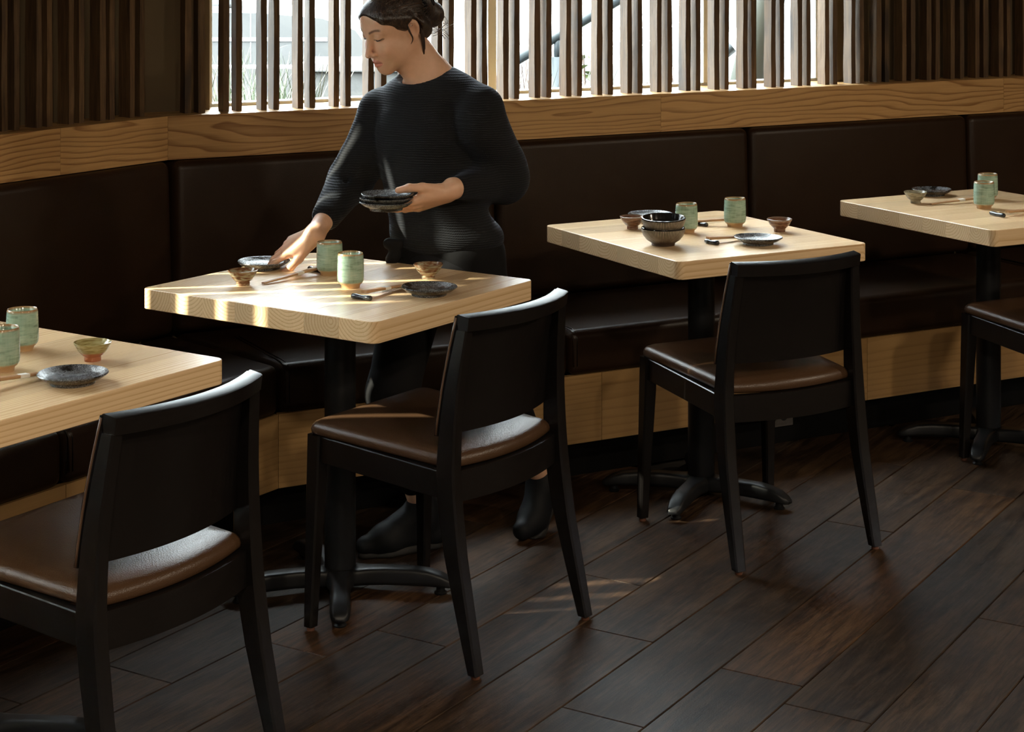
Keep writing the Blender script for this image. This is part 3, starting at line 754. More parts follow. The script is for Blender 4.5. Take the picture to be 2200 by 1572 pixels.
BOWL = [(0, .006), (.012, .004), (.0125, 0), (.0165, 0), (.0168, .009), (.0215, .0125), (.029, .021), (.0372, .0355), (.0375, .037), (.0362, .0375), (.0345, .0345), (.026, .0205), (.012, .0125), (0, .0115)]
PLATE = [(0, .004), (.037, .004), (.039, 0), (.042, 0), (.0435, .0055), (.056, .0105), (.066, .0175), (.0675, .0195), (.066, .0215), (.062, .0200), (.054, .0145), (.045, .0115), (.02, .010), (0, .010)]
BIG = [(0, .006), (.026, .004), (.027, 0), (.032, 0), (.0335, .007), (.046, .015), (.056, .0275), (.0610, .040), (.0620, .0465), (.0612, .0495), (.0585, .0500), (.0560, .0470), (.0535, .034), (.043, .019), (.02, .012), (0, .0115)]
cups = [mesh_from('teacup', wob(lathe(CUP, 56), 0.0011, i), M['celadon']) for i in range(5)]
plates = [mesh_from('small_plate', wob(lathe(PLATE, 64), 0.0016, 30+i), M['plate']) for i in range(4)]
def put(name, me, p, label, cat, group, rz=None):
    o = bpy.data.objects.new(name, me); o.location = p; o.rotation_euler = (0, 0, rng.uniform(0, 6.28) if rz is None else rz)
    link(o); tag(o, label, cat, group); return o
zt = TZ + 0.0003
def base_at(px, py): return at(px, py, zt)
# cups: photo pixel of the centre of the foot
for i, (x, y, lab) in enumerate([(48, 751, 'celadon teacup on the leftmost table, the one wholly in view'), (6, 795, 'celadon teacup cut off by the left edge of the picture'),
        (708, 590, 'celadon teacup at the back of the sunlit table, half hidden'), (753, 617, 'celadon teacup at the front of the sunlit table'),
        (1475, 499, 'celadon teacup behind the stacked striped bowls'), (1579, 486, 'celadon teacup with brown rim standing clear on the stacked-bowl table'),
        (2114, 447, 'celadon teacup in front on the rightmost table'), (2122, 428, 'celadon teacup at the back of the rightmost table, half hidden')]):
    put('teacup', cups[i % 5], base_at(x, y), lab, 'cup', 'celadon teacups')
def bowl(x, y, mat, seed, lab):
    me = mesh_from('sauce_bowl', wob(lathe(BOWL, 48), 0.0010, seed), M[mat]); put('sauce_bowl', me, base_at(x, y), lab, 'bowl', 'small footed sauce bowls')
bowl(199, 774, 'bowl_olive', 1, 'small olive bowl with red foot on the leftmost table')
bowl(522, 612, 'bowl_brown', 2, 'small brown bowl beside the plate being set down')
bowl(920, 598, 'bowl_brown', 3, 'small bowl with rusty streaks behind the near plate of the sunlit table')
bowl(1359, 491, 'bowl_red', 4, 'small red-brown bowl left of the stacked striped bowls')
bowl(1675, 497, 'bowl_red', 5, 'small red-brown bowl at the right of the stacked-bowl table')
bowl(1967, 436, 'bowl_grey', 6, 'small grey-green bowl on the rightmost table')
for i, (x, y, lab) in enumerate([(156, 823, 'dark speckled plate on the leftmost table'), (922, 633, 'dark speckled plate at the front of the sunlit table'), (1397, 473, 'grey plate behind the stacked bowls'),
        (1629, 524, 'dark speckled plate at the front of the stacked-bowl table'), (2002, 419, 'dark speckled plate behind the grey-green bowl')]):
    put('small_plate', plates[i % 4], base_at(x, y), lab, 'plate', 'dark speckled plates')
# stacked striped bowls
def big_bowl(p, tilt, lab):
    bm = lathe(BIG, 72)
    me = bpy.data.meshes.new('rice_bowl'); bm.normal_update()
    me.materials.clear(); bm.faces.ensure_lookup_table()
    for f in bm.faces:
        c = f.calc_center_median(); r = math.hypot(c.x, c.y)
        f.material_index = 1 if (c.z > 0.0475 or (f.normal.z > 0.05) or (f.normal.x*c.x+f.normal.y*c.y < 0 and c.z > 0.008)) else 0
        f.smooth = True
    bm.to_mesh(me); bm.free(); me.materials.append(M['striped']); me.materials.append(M['black_glaze']); me.set_sharp_from_angle(angle=math.radians(50))
    o = bpy.data.objects.new('rice_bowl', me); o.location = p; o.rotation_euler = tilt; link(o); tag(o, lab, 'bowl', 'stacked striped bowls')
pb = base_at(1425, 526)
big_bowl(pb, (0, 0, 0.3), 'black striped bowl at the bottom of the stack')
big_bowl(pb + Vector((0.001, 0, 0.0285)), (0.02, -0.06, 1.1), 'black striped bowl on top of the stack')
# chopsticks with paper band, each pair on a short black rest
def chopsticks(a, b, lab, ext=0.225, band=0.45, bandvis=True):
    a = Vector(a); b = Vector(b); d = (b-a).normalized(); a2 = a; L = ext
    o = empty('chopsticks', a2); ang = math.atan2(d.y, d.x); pit = math.asin(d.z)
    o.rotation_euler = (0, -pit, ang); tag(o, lab, 'chopsticks', 'pairs of wooden chopsticks')
    for k, sy in ((0, -1), (1, 1)):
        secs = []
        for t in (0, 0.3, 0.6, 1.0):
            r = 0.0021+0.0016*t; y = sy*(0.0030+0.0014*t)
            secs.append([(L*t, y+r*x, z*r) for x, z in ((-1, -0.6), (-0.6, -1), (0.6, -1), (1, -0.6), (1, 0.6), (0.6, 1), (-0.6, 1), (-1, 0.6))])
        bm_obj('stick', loft(secs), M['chopstick'], o)
    bm_obj('paper_band', box((L*band, 0, 0), (0.022, 0.0155, 0.0072), 0.001, 1), M['paper'], o)
def rest(a, b, lab):
    a = Vector(a); b = Vector(b); c = (a+b)/2; d = (b-a); L = d.length/2
    bm = bmesh.new()
    secs = []
    for x, r, dz in ((-1, 0.0052, 0.0), (-0.92, 0.0064, 0.0), (-0.5, 0.0064, 0.0), (0, 0.0056, -0.0008), (0.5, 0.0064, 0), (0.92, 0.0064, 0), (1, 0.0052, 0)):
        secs.append([(x*L, r*math.cos(q), r*math.sin(q)+dz) for q in [2*math.pi*i/20 for i in range(20)]])
    loft_into(bm, secs); bmesh.ops.recalc_face_normals(bm, faces=bm.faces)
    o = bm_obj('chopstick_rest', bm, M['rest'], None, (c.x, c.y, TZ+0.0067), math.atan2(d.y, d.x), sharp=50)
    tag(o, lab, 'chopstick rest', 'black chopstick rests')
zl, zh = TZ+0.0035, TZ+0.0165
chopsticks(at(565, 608, zl), at(690, 573, zh), 'wooden chopsticks pointing to the brown bowl beside the plate being set down', band=0.55)
rest(at(664, 576, TZ+.0067), at(688, 581, TZ+.0067), 'black chopstick rest behind the rear teacup of the sunlit table')
chopsticks(at(905, 606, zl), at(767, 629, zh), 'wooden chopsticks lying in front of the near teacup on the sunlit table', band=0.62)
rest(at(757, 635, TZ+.0067), at(797, 641, TZ+.0067), 'black chopstick rest in front of the near teacup on the sunlit table')
chopsticks(at(152, 793, zl), at(-10, 815, zh), 'wooden chopsticks tucked behind the plate on the leftmost table', band=0.5)
rest(at(-50, 836, TZ+.0067), at(-12, 842, TZ+.0067), 'black chopstick rest just beyond the left picture edge')
chopsticks(at(1655, 506, zl), at(1505, 512, zh), 'wooden chopsticks beside the plate on the stacked-bowl table', band=0.5)
rest(at(1516, 517, TZ+.0067), at(1543, 522, TZ+.0067), 'black chopstick rest in the middle of the stacked-bowl table')
chopsticks(at(1404, 481, zl), at(1530, 473, zh), 'wooden chopsticks behind the teacup of the stacked-bowl table', band=0.45)
rest(at(1499, 479, TZ+.0067), at(1519, 483, TZ+.0067), 'black chopstick rest behind the teacup of the stacked-bowl table')
chopsticks(at(2000, 438, zl), at(2120, 422, zh), 'wooden chopsticks pointing to the grey-green bowl on the rightmost table', band=0.52)
rest(at(2104, 424, TZ+.0067), at(2122, 428, TZ+.0067), 'black chopstick rest hidden behind the rightmost teacups')
chopsticks(at(2262, 448, zl), at(2138, 456, zh), 'wooden chopsticks running out of the right picture edge', band=0.5)
rest(at(2128, 457, TZ+.0067), at(2158, 463, TZ+.0067), 'black chopstick rest on the rightmost table near the front teacup')
# ------------------------------------------------------------------ implicit-surface modeller (smooth unions, sparse surface nets)
def _rc(p, a, b, r1, r2):
    d = b-a; L2 = float(d@d); t = np.clip(((p-a)@d)/L2, 0, 1)
    q = p-a-t[:, None]*d
    return np.sqrt((q*q).sum(1)) - (r1+(r2-r1)*t)
def _el(p, c, R, r):
    q = (p-c)@R if R is not None else p-c
    k0 = np.sqrt(((q/r)**2).sum(1)); k1 = np.sqrt(((q/(r*r))**2).sum(1))+1e-9
    return k0*(k0-1.0)/k1
class Sdf:
    """ordered list of primitives; each smoothly added (+) or cut (-) with blend radius k"""
    def __init__(s): s.ops = []
    def cap(s, a, b, r1, r2=None, k=0.01, sub=False):
        a, b = np.array(a, np.float64), np.array(b, np.float64); r2 = r1 if r2 is None else r2
        c = (a+b)/2; R = np.linalg.norm(b-a)/2+max(r1, r2)
        s.ops.append((0, (a, b, r1, r2), k, sub, c, R)); return s
    def ell(s, c, r, rot=None, k=0.01, sub=False):
        c = np.array(c, np.float64); r = np.array(r, np.float64)
        s.ops.append((1, (c, None if rot is None else np.array(rot, np.float64), r), k, sub, c, float(max(r)))); return s
    def sph(s, c, r, k=0.01, sub=False): return s.ell(c, (r, r, r), None, k, sub)
    def plane(s, n, d, k=0.004):
        """keep the side n.p < d"""
        n = np.array(n, np.float64); n /= np.linalg.norm(n)
        s.ops.append((2, (n, d), k, None, None, None)); return s
    def xf(s, other, R, t, scale=1.0):
        """append another list of primitives, transformed"""
        R = np.array(R); t = np.array(t)
        for kind, pr, k, sub, c, rad in other.ops:
            if kind == 0: s.cap(R@pr[0]*scale+t, R@pr[1]*scale+t, pr[2]*scale, pr[3]*scale, k*scale, sub)
            elif kind == 1: s.ell(R@pr[0]*scale+t, pr[2]*scale, R if pr[1] is None else R@pr[1], k*scale, sub)
        return s
    def ev(s, p, ops=None):
        d = np.full(len(p), 1.0)
        for kind, pr, k, sub, c, R in (s.ops if ops is None else ops):
            if kind == 2:
                e = p@pr[0]-pr[1]
                h = np.clip(0.5-0.5*(d-e)/k, 0, 1); d = d*(1-h)+e*h + k*h*(1-h)     # smooth intersection
                continue
            e = _rc(p, *pr) if kind == 0 else _el(p, *pr)
            if sub:
                h = np.clip(0.5-0.5*(d+e)/k, 0, 1); d = d*(1-h)+(-e)*h + k*h*(1-h)
            else:
                h = np.clip(0.5+0.5*(d-e)/k, 0, 1); d = d*(1-h)+e*h - k*h*(1-h)
        return d
    def mesh(s, vox, lo=None, hi=None, relax=1):
        pos = [o for o in s.ops if o[0] != 2 and not o[3]]
        lo = np.min([o[4]-o[5] for o in pos], 0)-3*vox if lo is None else np.array(lo)
        hi = np.max([o[4]+o[5] for o in pos], 0)+3*vox if hi is None else np.array(hi)
        N = 24; dims = np.ceil((hi-lo)/vox).astype(int)+1; nb = np.ceil(dims/N).astype(int)
        big = np.int64(1) << 20
        V, K, Q = [], [], []
        half = np.sqrt(3)*(N+2)*vox/2
        g = np.arange(-1, N+1)
        for bi in np.ndindex(*nb):
            b0 = np.array(bi)*N; ctr = lo+(b0+N/2)*vox
            ops = [o for o in s.ops if o[0] == 2 or np.linalg.norm(o[4]-ctr) < o[5]+half+max(o[2], 0)+0.01]
            if not any(o[0] != 2 and not o[3] for o in ops): continue
            if abs(s.ev(ctr[None], ops)[0]) > half*1.25+0.01: continue
            n1 = N+2
            I = np.stack(np.meshgrid(g, g, g, indexing='ij'), -1).reshape(-1, 3)+b0
            D = s.ev(lo+I*vox, ops).reshape(n1, n1, n1)
            S = D < 0
            if S.all() or not S.any(): continue
            c = np.zeros((n1-1,)*3, int)
            for dx in (0, 1):
                for dy in (0, 1):
                    for dz in (0, 1): c += S[dx:dx+n1-1, dy:dy+n1-1, dz:dz+n1-1]
            act = (c > 0) & (c < 8)
            ai = np.argwhere(act); acc = np.zeros((len(ai), 3)); cnt = np.zeros(len(ai))
            cor = [(0,0,0),(1,0,0),(0,1,0),(0,0,1),(1,1,0),(1,0,1),(0,1,1),(1,1,1)]
            ed = [(0,1),(0,2),(0,3),(1,4),(1,5),(2,4),(2,6),(3,5),(3,6),(4,7),(5,7),(6,7)]
            cv = [D[tuple((ai+np.array(q)).T)] for q in cor]
            for a, b in ed:
                m = (cv[a] < 0) != (cv[b] < 0)
                t = np.where(m, cv[a]/(cv[a]-cv[b]+1e-12), 0)
                pa, pb = np.array(cor[a], float), np.array(cor[b], float)
                acc += np.where(m[:, None], pa+t[:, None]*(pb-pa), 0); cnt += m
            V.append(lo+(b0-1+ai+acc/cnt[:, None])*vox)
            gi = (ai+b0).astype(np.int64); K.append((gi[:, 0]*big+gi[:, 1])*big+gi[:, 2])
            for ax in range(3):
                o1, o2 = (ax+1) % 3, (ax+2) % 3
                sl0 = [slice(1, N+1)]*3; sl1 = list(sl0); sl1[ax] = slice(2, N+2)
                A, B = S[tuple(sl0)], S[tuple(sl1)]
                for flip in (False, True):
                    e = np.argwhere((A & ~B) if not flip else (~A & B))
                    if len(e) == 0: continue
                    e = e+1; cells = []
                    for (p, q) in ((-1, -1), (0, -1), (0, 0), (-1, 0)):
                        cc = e.copy(); cc[:, o1] += p; cc[:, o2] += q
                        gg = (cc+b0).astype(np.int64); cells.append((gg[:, 0]*big+gg[:, 1])*big+gg[:, 2])
                    qd = np.stack(cells, 1)
                    Q.append(qd[:, ::-1] if flip else qd)
        V = np.concatenate(V); K = np.concatenate(K); Q = np.concatenate(Q)
        uk, ix = np.unique(K, return_index=True); V = V[ix]
        F = np.searchsorted(uk, Q)
        ok = (uk[np.clip(F, 0, len(uk)-1)] == Q).all(1); F = F[ok]
        for _ in range(relax):
            acc = np.zeros_like(V); cnt = np.zeros(len(V))
            for a, b in ((0, 1), (1, 2), (2, 3), (3, 0)):
                np.add.at(acc, F[:, a], V[F[:, b]]); np.add.at(acc, F[:, b], V[F[:, a]]); np.add.at(cnt, F[:, a], 1); np.add.at(cnt, F[:, b], 1)
            V = V*0.5+0.5*acc/np.maximum(cnt, 1)[:, None]
        return V, F
def sdf_obj(name, sdf, vox, mat, parent=None, origin=(0,0,0), relax=1, color=None):
    V, F = sdf.mesh(vox, relax=relax)
    me = bpy.data.meshes.new(name); W = V-np.array(origin)
    me.vertices.add(len(W)); me.vertices.foreach_set('co', W.astype(np.float32).ravel())
    me.loops.add(F.size); me.loops.foreach_set('vertex_index', F.astype(np.int32).ravel())
    me.polygons.add(len(F)); me.polygons.foreach_set('loop_start', np.arange(0, F.size, 4, dtype=np.int32)); me.polygons.foreach_set('loop_total', np.full(len(F), 4, np.int32))
    me.update(calc_edges=True); me.validate()
    if color is not None:
        ca = me.color_attributes.new('tone', 'FLOAT_COLOR', 'POINT'); cc = np.ones((len(W), 4), np.float32); cc[:, :3] = color(V); ca.data.foreach_set('color', cc.ravel())
    return mesh_obj(name, me, mat, parent, (0,0,0) if parent is not None else origin, 0, True)

# ------------------------------------------------------------------ the person
PB = np.array((-0.245, 4.83, 0.0))                 # on the floor between her feet
def unit(v): v = np.array(v, float); return v/np.linalg.norm(v)
def rot_z(a): c, s_ = math.cos(a), math.sin(a); return np.array([[c, -s_, 0], [s_, c, 0], [0, 0, 1]])
def rot_x(a): c, s_ = math.cos(a), math.sin(a); return np.array([[1, 0, 0], [0, c, -s_], [0, s_, c]])
def rot_y(a): c, s_ = math.cos(a), math.sin(a); return np.array([[c, 0, s_], [0, 1, 0], [-s_, 0, c]])
# head: local frame looks along -y, z up, x to her left
HR = rot_z(math.radians(-51)) @ rot_x(math.radians(24)) @ rot_y(math.radians(4)); HS = 0.89
HC = np.array(at_depth(839, 58, 4.80)) + HR@np.array((0.0735, 0.016, -0.008))*(1-HS)
def head_prims():
    h = Sdf()
    h.ell((0, 0.012, 0.034), (0.072, 0.090, 0.080))
    h.ell((0, -0.026, -0.034), (0.056, 0.064, 0.078), k=0.030)
    h.ell((0, -0.052, 0.040), (0.054, 0.034, 0.046), k=0.03)
    h.sph((0, -0.068, -0.100), 0.0165, k=0.028)
    for sx in (-1, 1):
        h.cap((sx*0.056, 0.012, -0.048), (sx*0.013, -0.066, -0.100), 0.016, 0.013, k=0.025)
        h.sph((sx*0.036, -0.060, -0.034), 0.024, k=0.026)
        h.ell((sx*0.036, -0.042, -0.064), (0.022, 0.026, 0.030), k=0.032)
        h.cap((sx*0.012, -0.083, 0.024), (sx*0.046, -0.068, 0.025), 0.008, 0.006, k=0.016)
    h.ell((0, -0.074, -0.066), (0.028, 0.018, 0.024), k=0.02)
    for sx in (-1, 1): h.sph((sx*0.030, -0.096, 0.009), 0.0125, k=0.014, sub=True)
    for sx in (-1, 1): h.ell((sx*0.031, -0.0735, 0.0085), (0.0150, 0.0125, 0.0115), k=0.004)
    h.cap((0, -0.085, 0.016), (0, -0.109, -0.034), 0.0062, 0.0088, k=0.013)
    h.sph((0, -0.1105, -0.0385), 0.0088, k=0.008)
    for sx in (-1, 1): h.ell((sx*0.0110, -0.0995, -0.0430), (0.0070, 0.0095, 0.0068), k=0.006)
    for sx in (-1, 1): h.ell((sx*0.0062, -0.104, -0.0500), (0.0034, 0.0055, 0.0030), k=0.003, sub=True)
    # lips
    for sx in (-1, 1):
        h.cap((sx*0.0215, -0.0835, -0.0715), (sx*0.004, -0.0955, -0.0665), 0.0026, 0.0052, k=0.005)
        h.cap((sx*0.0200, -0.0830, -0.0735), (0, -0.0930, -0.0785), 0.0026, 0.0062, k=0.005)
        h.cap((sx*0.0235, -0.0860, -0.0725), (0, -0.1010, -0.0725), 0.0011, 0.0014, k=0.0025, sub=True)
        # ears
    for sx in (-1, 1):
        R = rot_x(math.radians(-12)) @ rot_z(math.radians(sx*-22))
        h.ell((sx*0.0735, 0.020, -0.006), (0.0070, 0.0185, 0.0285), R, k=0.006)
        h.ell((sx*0.0735, 0.013, -0.030), (0.0065, 0.0095, 0.0120), R, k=0.006)
        h.ell((sx*0.0800, 0.0165, -0.006), (0.0052, 0.0095, 0.0170), R, k=0.004, sub=True)
    return h
body = Sdf()
body.xf(head_prims(), HR, HC, HS)
NB = np.array(at_depth(928, 168, 4.845))           # base of the neck
hd = lambda *p: HR@(np.array(p)*HS)+HC
body.cap(hd(0, 0.022, -0.045), NB+np.array((0.004, 0.004, 0.0)), 0.050, 0.050, k=0.028)
body.cap(hd(0.0, -0.005, -0.070), NB+np.array((-0.028, -0.030, -0.01)), 0.028, 0.032, k=0.025)
SHL, SHR = np.array(at_depth(1035, 222, 4.775)), np.array(at_depth(812, 226, 4.925))
ELL, ELR = np.array(at_depth(1090, 388, 4.86)), np.array(at_depth(748, 392, 4.905))
WRL, WRR = np.array(at_depth(972, 405, 4.665)), np.array(at_depth(676, 504, 4.69))
HIPS = np.array((-0.212, 4.868, 0.775)); CH = np.array(at_depth(920, 300, 4.85))
TY = rot_z(math.radians(-34))
body.cap(NB+np.array((0.01, 0.005, -0.002)), SHL+np.array((-0.02, 0, -0.010)), 0.042, 0.036, k=0.035)
body.cap(NB+np.array((-0.02, 0.0, -0.020)), SHR+np.array((0.02, 0, -0.015)), 0.040, 0.036, k=0.03)
body.ell(CH, (0.130, 0.085, 0.165), TY, k=0.04)
body.ell((CH+HIPS)/2, (0.115, 0.080, 0.15), TY, k=0.04)
body.ell(HIPS, (0.135, 0.100, 0.10), TY, k=0.04)
for a, b, c in ((SHL, ELL, WRL), (SHR, ELR, WRR)):
    body.cap(a, b, 0.034, 0.030, k=0.03); body.cap(b, c, 0.032, 0.0245, k=0.012)
# legs
HPL, HPR = HIPS+np.array((0.060, -0.035, -0.02)), HIPS+np.array((-0.070, 0.035, -0.02))
KNR, ANR = np.array((-0.352, 4.74, 0.42)), np.array((-0.278, 4.80, 0.105))
KNL, ANL = np.array((-0.075, 4.80, 0.43)), np.array((0.040, 4.945, 0.140))
for a, b, c in ((HPL, KNL, ANL), (HPR, KNR, ANR)):
    body.cap(a, b, 0.070, 0.050, k=0.03); body.cap(b, c, 0.050, 0.031, k=0.015)
TOER, TOEL = np.array((-0.420, 4.728, 0.028)), np.array((-0.015, 4.855, 0.026))
body.cap(ANR+np.array((0,0,-.03)), TOER, 0.024, 0.010, k=0.015); body.cap(ANL+np.array((0,0,-.03)), TOEL, 0.024, 0.010, k=0.015)

def hand(sd, W, ex, back, fingers, thumb, side, scale=1.0):
    """W wrist, ex towards the fingers, back = normal of the back of the hand, side=+1 if cross(back, ex) points to the thumb"""
    ex = unit(ex); ez = np.array(back, float); ez = unit(ez-ex*(ez@ex)); ey = np.cross(ez, ex)*side
    L = lambda x, y, z: W+(ex*x+ey*y+ez*z)*scale
    s = scale
    kn = [(0.084, 0.030), (0.088, 0.010), (0.084, -0.010), (0.076, -0.028)]
    for i, (x, y) in enumerate(kn):
        sd.cap(L(0.004, y*0.55, 0.0), L(x, y, 0.0 if i in (1, 2) else -0.003), 0.0150*s, 0.0112*s, k=0.012*s)
    sd.cap(L(0.02, 0.016, -0.010), L(0.058, 0.030, -0.010), 0.0150*s, 0.0115*s, k=0.012*s)
    sd.cap(L(0.02, -0.018, -0.010), L(0.062, -0.024, -0.009), 0.0125*s, 0.0100*s, k=0.012*s)
    lens = [(0.040, 0.024, 0.019), (0.044, 0.028, 0.020), (0.041, 0.026, 0.020), (0.032, 0.019, 0.017)]
    tips = []
    for i, ((x, y), (m, p, d, spread)) in enumerate(zip(kn, fingers)):
        P = L(x, y, -0.002); ang = 0
        sp = math.radians(spread); dirxy = ex*math.cos(sp)+ey*math.sin(sp)
        r0 = (0.0092, 0.0094, 0.0090, 0.0080)[i]*s
        for j, (ln, bend) in enumerate(zip(lens[i], (m, p, d))):
            ang += math.radians(bend)
            D = dirxy*math.cos(ang)-ez*math.sin(ang)
            Q = P+D*ln*s
            sd.cap(P, Q, r0*(1-0.07*j), r0*(1-0.07*(j+1)), k=0.0035*s); P = Q
        tips.append(P)
    P = L(0.022, 0.024, -0.010)
    for j, (ln, v) in enumerate(zip((0.042, 0.032, 0.026), thumb)):
        v = unit(v); Q = P+(ex*v[0]+ey*v[1]+ez*v[2])*ln*s
        sd.cap(P, Q, (0.0135, 0.0105, 0.0098)[j]*s, (0.0108, 0.0098, 0.0078)[j]*s, k=0.006*s); P = Q
    return tips, P
# her right hand lowering a plate on to the table
PL0 = np.array(at(566, 577, TZ))                   # centre of that plate's foot
exR = np.array((-0.135, 0.030, -0.062))
body.sph(WRR, 0.021, k=0.02)
hand(body, WRR, exR, (-0.35, -0.45, 0.8), [(10, 18, 12, 3), (14, 22, 14, 0), (20, 26, 16, -2), (28, 30, 18, -5)], [(0.82, 0.48, -0.28), (0.92, 0.16, -0.30), (0.97, -0.04, -0.22)], 1, 0.98)
# her left hand carrying three plates
PS = np.array(at_depth(829, 437, 4.60))            # stack centre, bottom of lowest rim
exL = np.array((-0.93, -0.18, -0.33))
body.sph(WRL, 0.023, k=0.02)
WL2 = WRL+np.array((-0.010, 0, -0.012))
hand(body, WL2, exL, (-0.10, -0.45, -0.89), [(12, 8, 6, 5), (13, 8, 6, 1), (14, 10, 6, -3), (16, 14, 8, -7)], [(0.82, 0.50, -0.26), (0.93, 0.28, -0.22), (0.98, 0.10, -0.12)], -1, 1.08)

def skin_tone(V):
    q = (V-HC)@HR/HS; c = np.tile(np.array([[0.76, 0.455, 0.300]]), (len(V), 1))
    def blend(m, colr): 
        m = np.clip(m, 0, 1)[:, None]; c[:] = c*(1-m)+np.array(colr)*m
    inh = (np.abs(q[:, 0]) < 0.09) & (q[:, 2] > -0.13) & (q[:, 2] < 0.13) & (np.abs(q[:, 1]) < 0.13)
    g = lambda cx_, cy_, cz_, rx, ry, rz: np.where(inh, np.exp(-(((q[:, 0]-cx_)/rx)**2+((q[:, 1]-cy_)/ry)**2+((q[:, 2]-cz_)/rz)**2)), 0)
    for sx in (-1, 1):
        blend(0.45*g(sx*0.042, -0.07, -0.038, 0.02, 0.03, 0.02), (0.70, 0.335, 0.215))
        blend(0.5*g(sx*0.076, 0.018, -0.008, 0.012, 0.02, 0.03), (0.66, 0.29, 0.17))
        # eyebrow
        t = np.clip((np.abs(q[:, 0])-0.014)/0.036, 0, 1); bz = 0.0255+0.007*np.sin(t*2.4)
        m = np.exp(-((q[:, 2]-bz)/0.0036)**4)*(np.sign(q[:, 0]) == sx)*(q[:, 1] < -0.045)*np.clip((np.abs(q[:, 0])-0.011)/0.004, 0, 1)*np.clip((0.052-np.abs(q[:, 0]))/0.006, 0, 1)
        blend(0.88*np.where(inh, m, 0), (0.045, 0.024, 0.016))
        # lashes along the lowered lid and lid shade
        lz = 0.0015-0.0035*np.cos((np.abs(q[:, 0])-0.031)/0.014*1.5)
        m = np.exp(-((q[:, 2]-lz)/0.0016)**2)*(np.abs(np.abs(q[:, 0])-0.0315) < 0.0155)*(q[:, 1] < -0.055)*(np.sign(q[:, 0]) == sx)
        blend(0.92*np.where(inh, m, 0), (0.025, 0.014, 0.010))
        blend(0.35*g(sx*0.031, -0.08, 0.012, 0.016, 0.02, 0.006), (0.50, 0.26, 0.18))
    m = (np.abs(q[:, 0]) < 0.0235)*(q[:, 1] < -0.078)*np.clip(1.25-((q[:, 0]/0.0235)**2+((q[:, 2]+0.0725)/0.0115)**2), 0, 0.25)*4
    blend(0.85*np.where(inh, m, 0), (0.56, 0.19, 0.155))
    blend(0.5*g(0, -0.108, -0.040, 0.014, 0.012, 0.012), (0.70, 0.34, 0.23))
    # ruddy knuckles and fingertips
    for P_, R_ in ((WRR+unit(exR)*0.13, 0.05), (WL2+unit(exL)*0.13, 0.05)):
        blend(0.5*np.exp(-(((V-P_)**2).sum(1))/R_**2), (0.70, 0.36, 0.245))
    return c
def skin_mat():
    t = NT('skin'); a = t.n('ShaderNodeVertexColor'); a.layer_name = 'tone'
    n = t.noise(t.coord(), scale=90, detail=3)
    c = t.mix(0.12, a.outputs[0], t.ramp(n, [(0.3, (0.50, 0.27, 0.17)), (0.7, (0.80, 0.55, 0.40))]))
    t.set(Base_Color=c, Roughness=0.46); t.b.inputs['Subsurface Weight'].default_value = 0.12
    t.b.inputs['Subsurface Radius'].default_value = (0.012, 0.004, 0.002); t.b.inputs['Subsurface Scale'].default_value = 0.5
    t.bump(t.noise(t.coord(), scale=700, detail=2), 0.10, 0.0006); return t.m
person = sdf_obj('person', body, 0.0022, skin_mat(), None, tuple(PB), 1, skin_tone)
tag(person, 'person in a black knit sweater setting plates at the sunlit table', 'person')

# sweater: wide dolman sleeves, ribbed knit
sw = Sdf()
sw.ell(CH+np.array((-0.012, 0.0, 0.01)), (0.140, 0.112, 0.165), TY, k=0.05)
sw.ell(np.array(at_depth(938, 420, 4.862)), (0.150, 0.112, 0.150), TY, k=0.06)
sw.ell(np.array(at_depth(960, 506, 4.874)), (0.166, 0.122, 0.078), TY, k=0.04)
sw.cap(NB+np.array((0.040, 0.005, -0.020)), SHL+np.array((-0.006, 0, -0.012)), 0.050, 0.060, k=0.03)
sw.cap(NB+np.array((-0.040, 0.005, -0.030)), SHR+np.array((0.010, 0, -0.014)), 0.050, 0.056, k=0.03)
sw.cap(SHL+np.array((-0.004, 0, -0.02)), ELL+np.array((-0.012, 0, 0.01)), 0.062, 0.066, k=0.016)
sw.cap(SHL+np.array((-0.012, -0.01, -0.06)), ELL+np.array((-0.016, -0.01, 0.05)), 0.058, 0.062, k=0.02)
sw.cap(ELL+np.array((-0.010, 0, 0.004)), WRL+(ELL-WRL)*0.10, 0.062, 0.031, k=0.03)
sw.cap(SHR+np.array((0.008, 0, -0.02)), ELR+np.array((0.012, 0, 0.01)), 0.060, 0.056, k=0.022)
sw.cap(SHR+np.array((0.04, 0, -0.10)), ELR+np.array((0.03, 0, 0.05)), 0.046, 0.046, k=0.04)
sw.cap(ELR, WRR+(ELR-WRR)*0.36, 0.057, 0.039, k=0.03)
# folds
for a, b, r in (((770, 330), (735, 410), 0.006),):
    dy = -0.078 if a[0] > 900 else -0.062
    A = np.array(at_depth(*a, 4.80 if a[0] > 900 else 4.90)); B = np.array(at_depth(*b, 4.83 if a[0] > 900 else 4.90)); off = np.array((0, dy, 0))
    sw.cap(A+off, B+off, r*0.6, r, k=0.02, sub=True)
# neckline: cut a tilted bowl round the neck
sw.ell(NB+np.array((0.0, 0.0, -0.040)), (0.118, 0.092, 0.062), TY, k=0.03)
NAX = unit(hd(0, 0.0, -0.06)-NB); sw.cap(NB+NAX*0.046+np.array((0.004, -0.006, 0)), NB+NAX*0.30, 0.068, 0.085, k=0.004, sub=True)
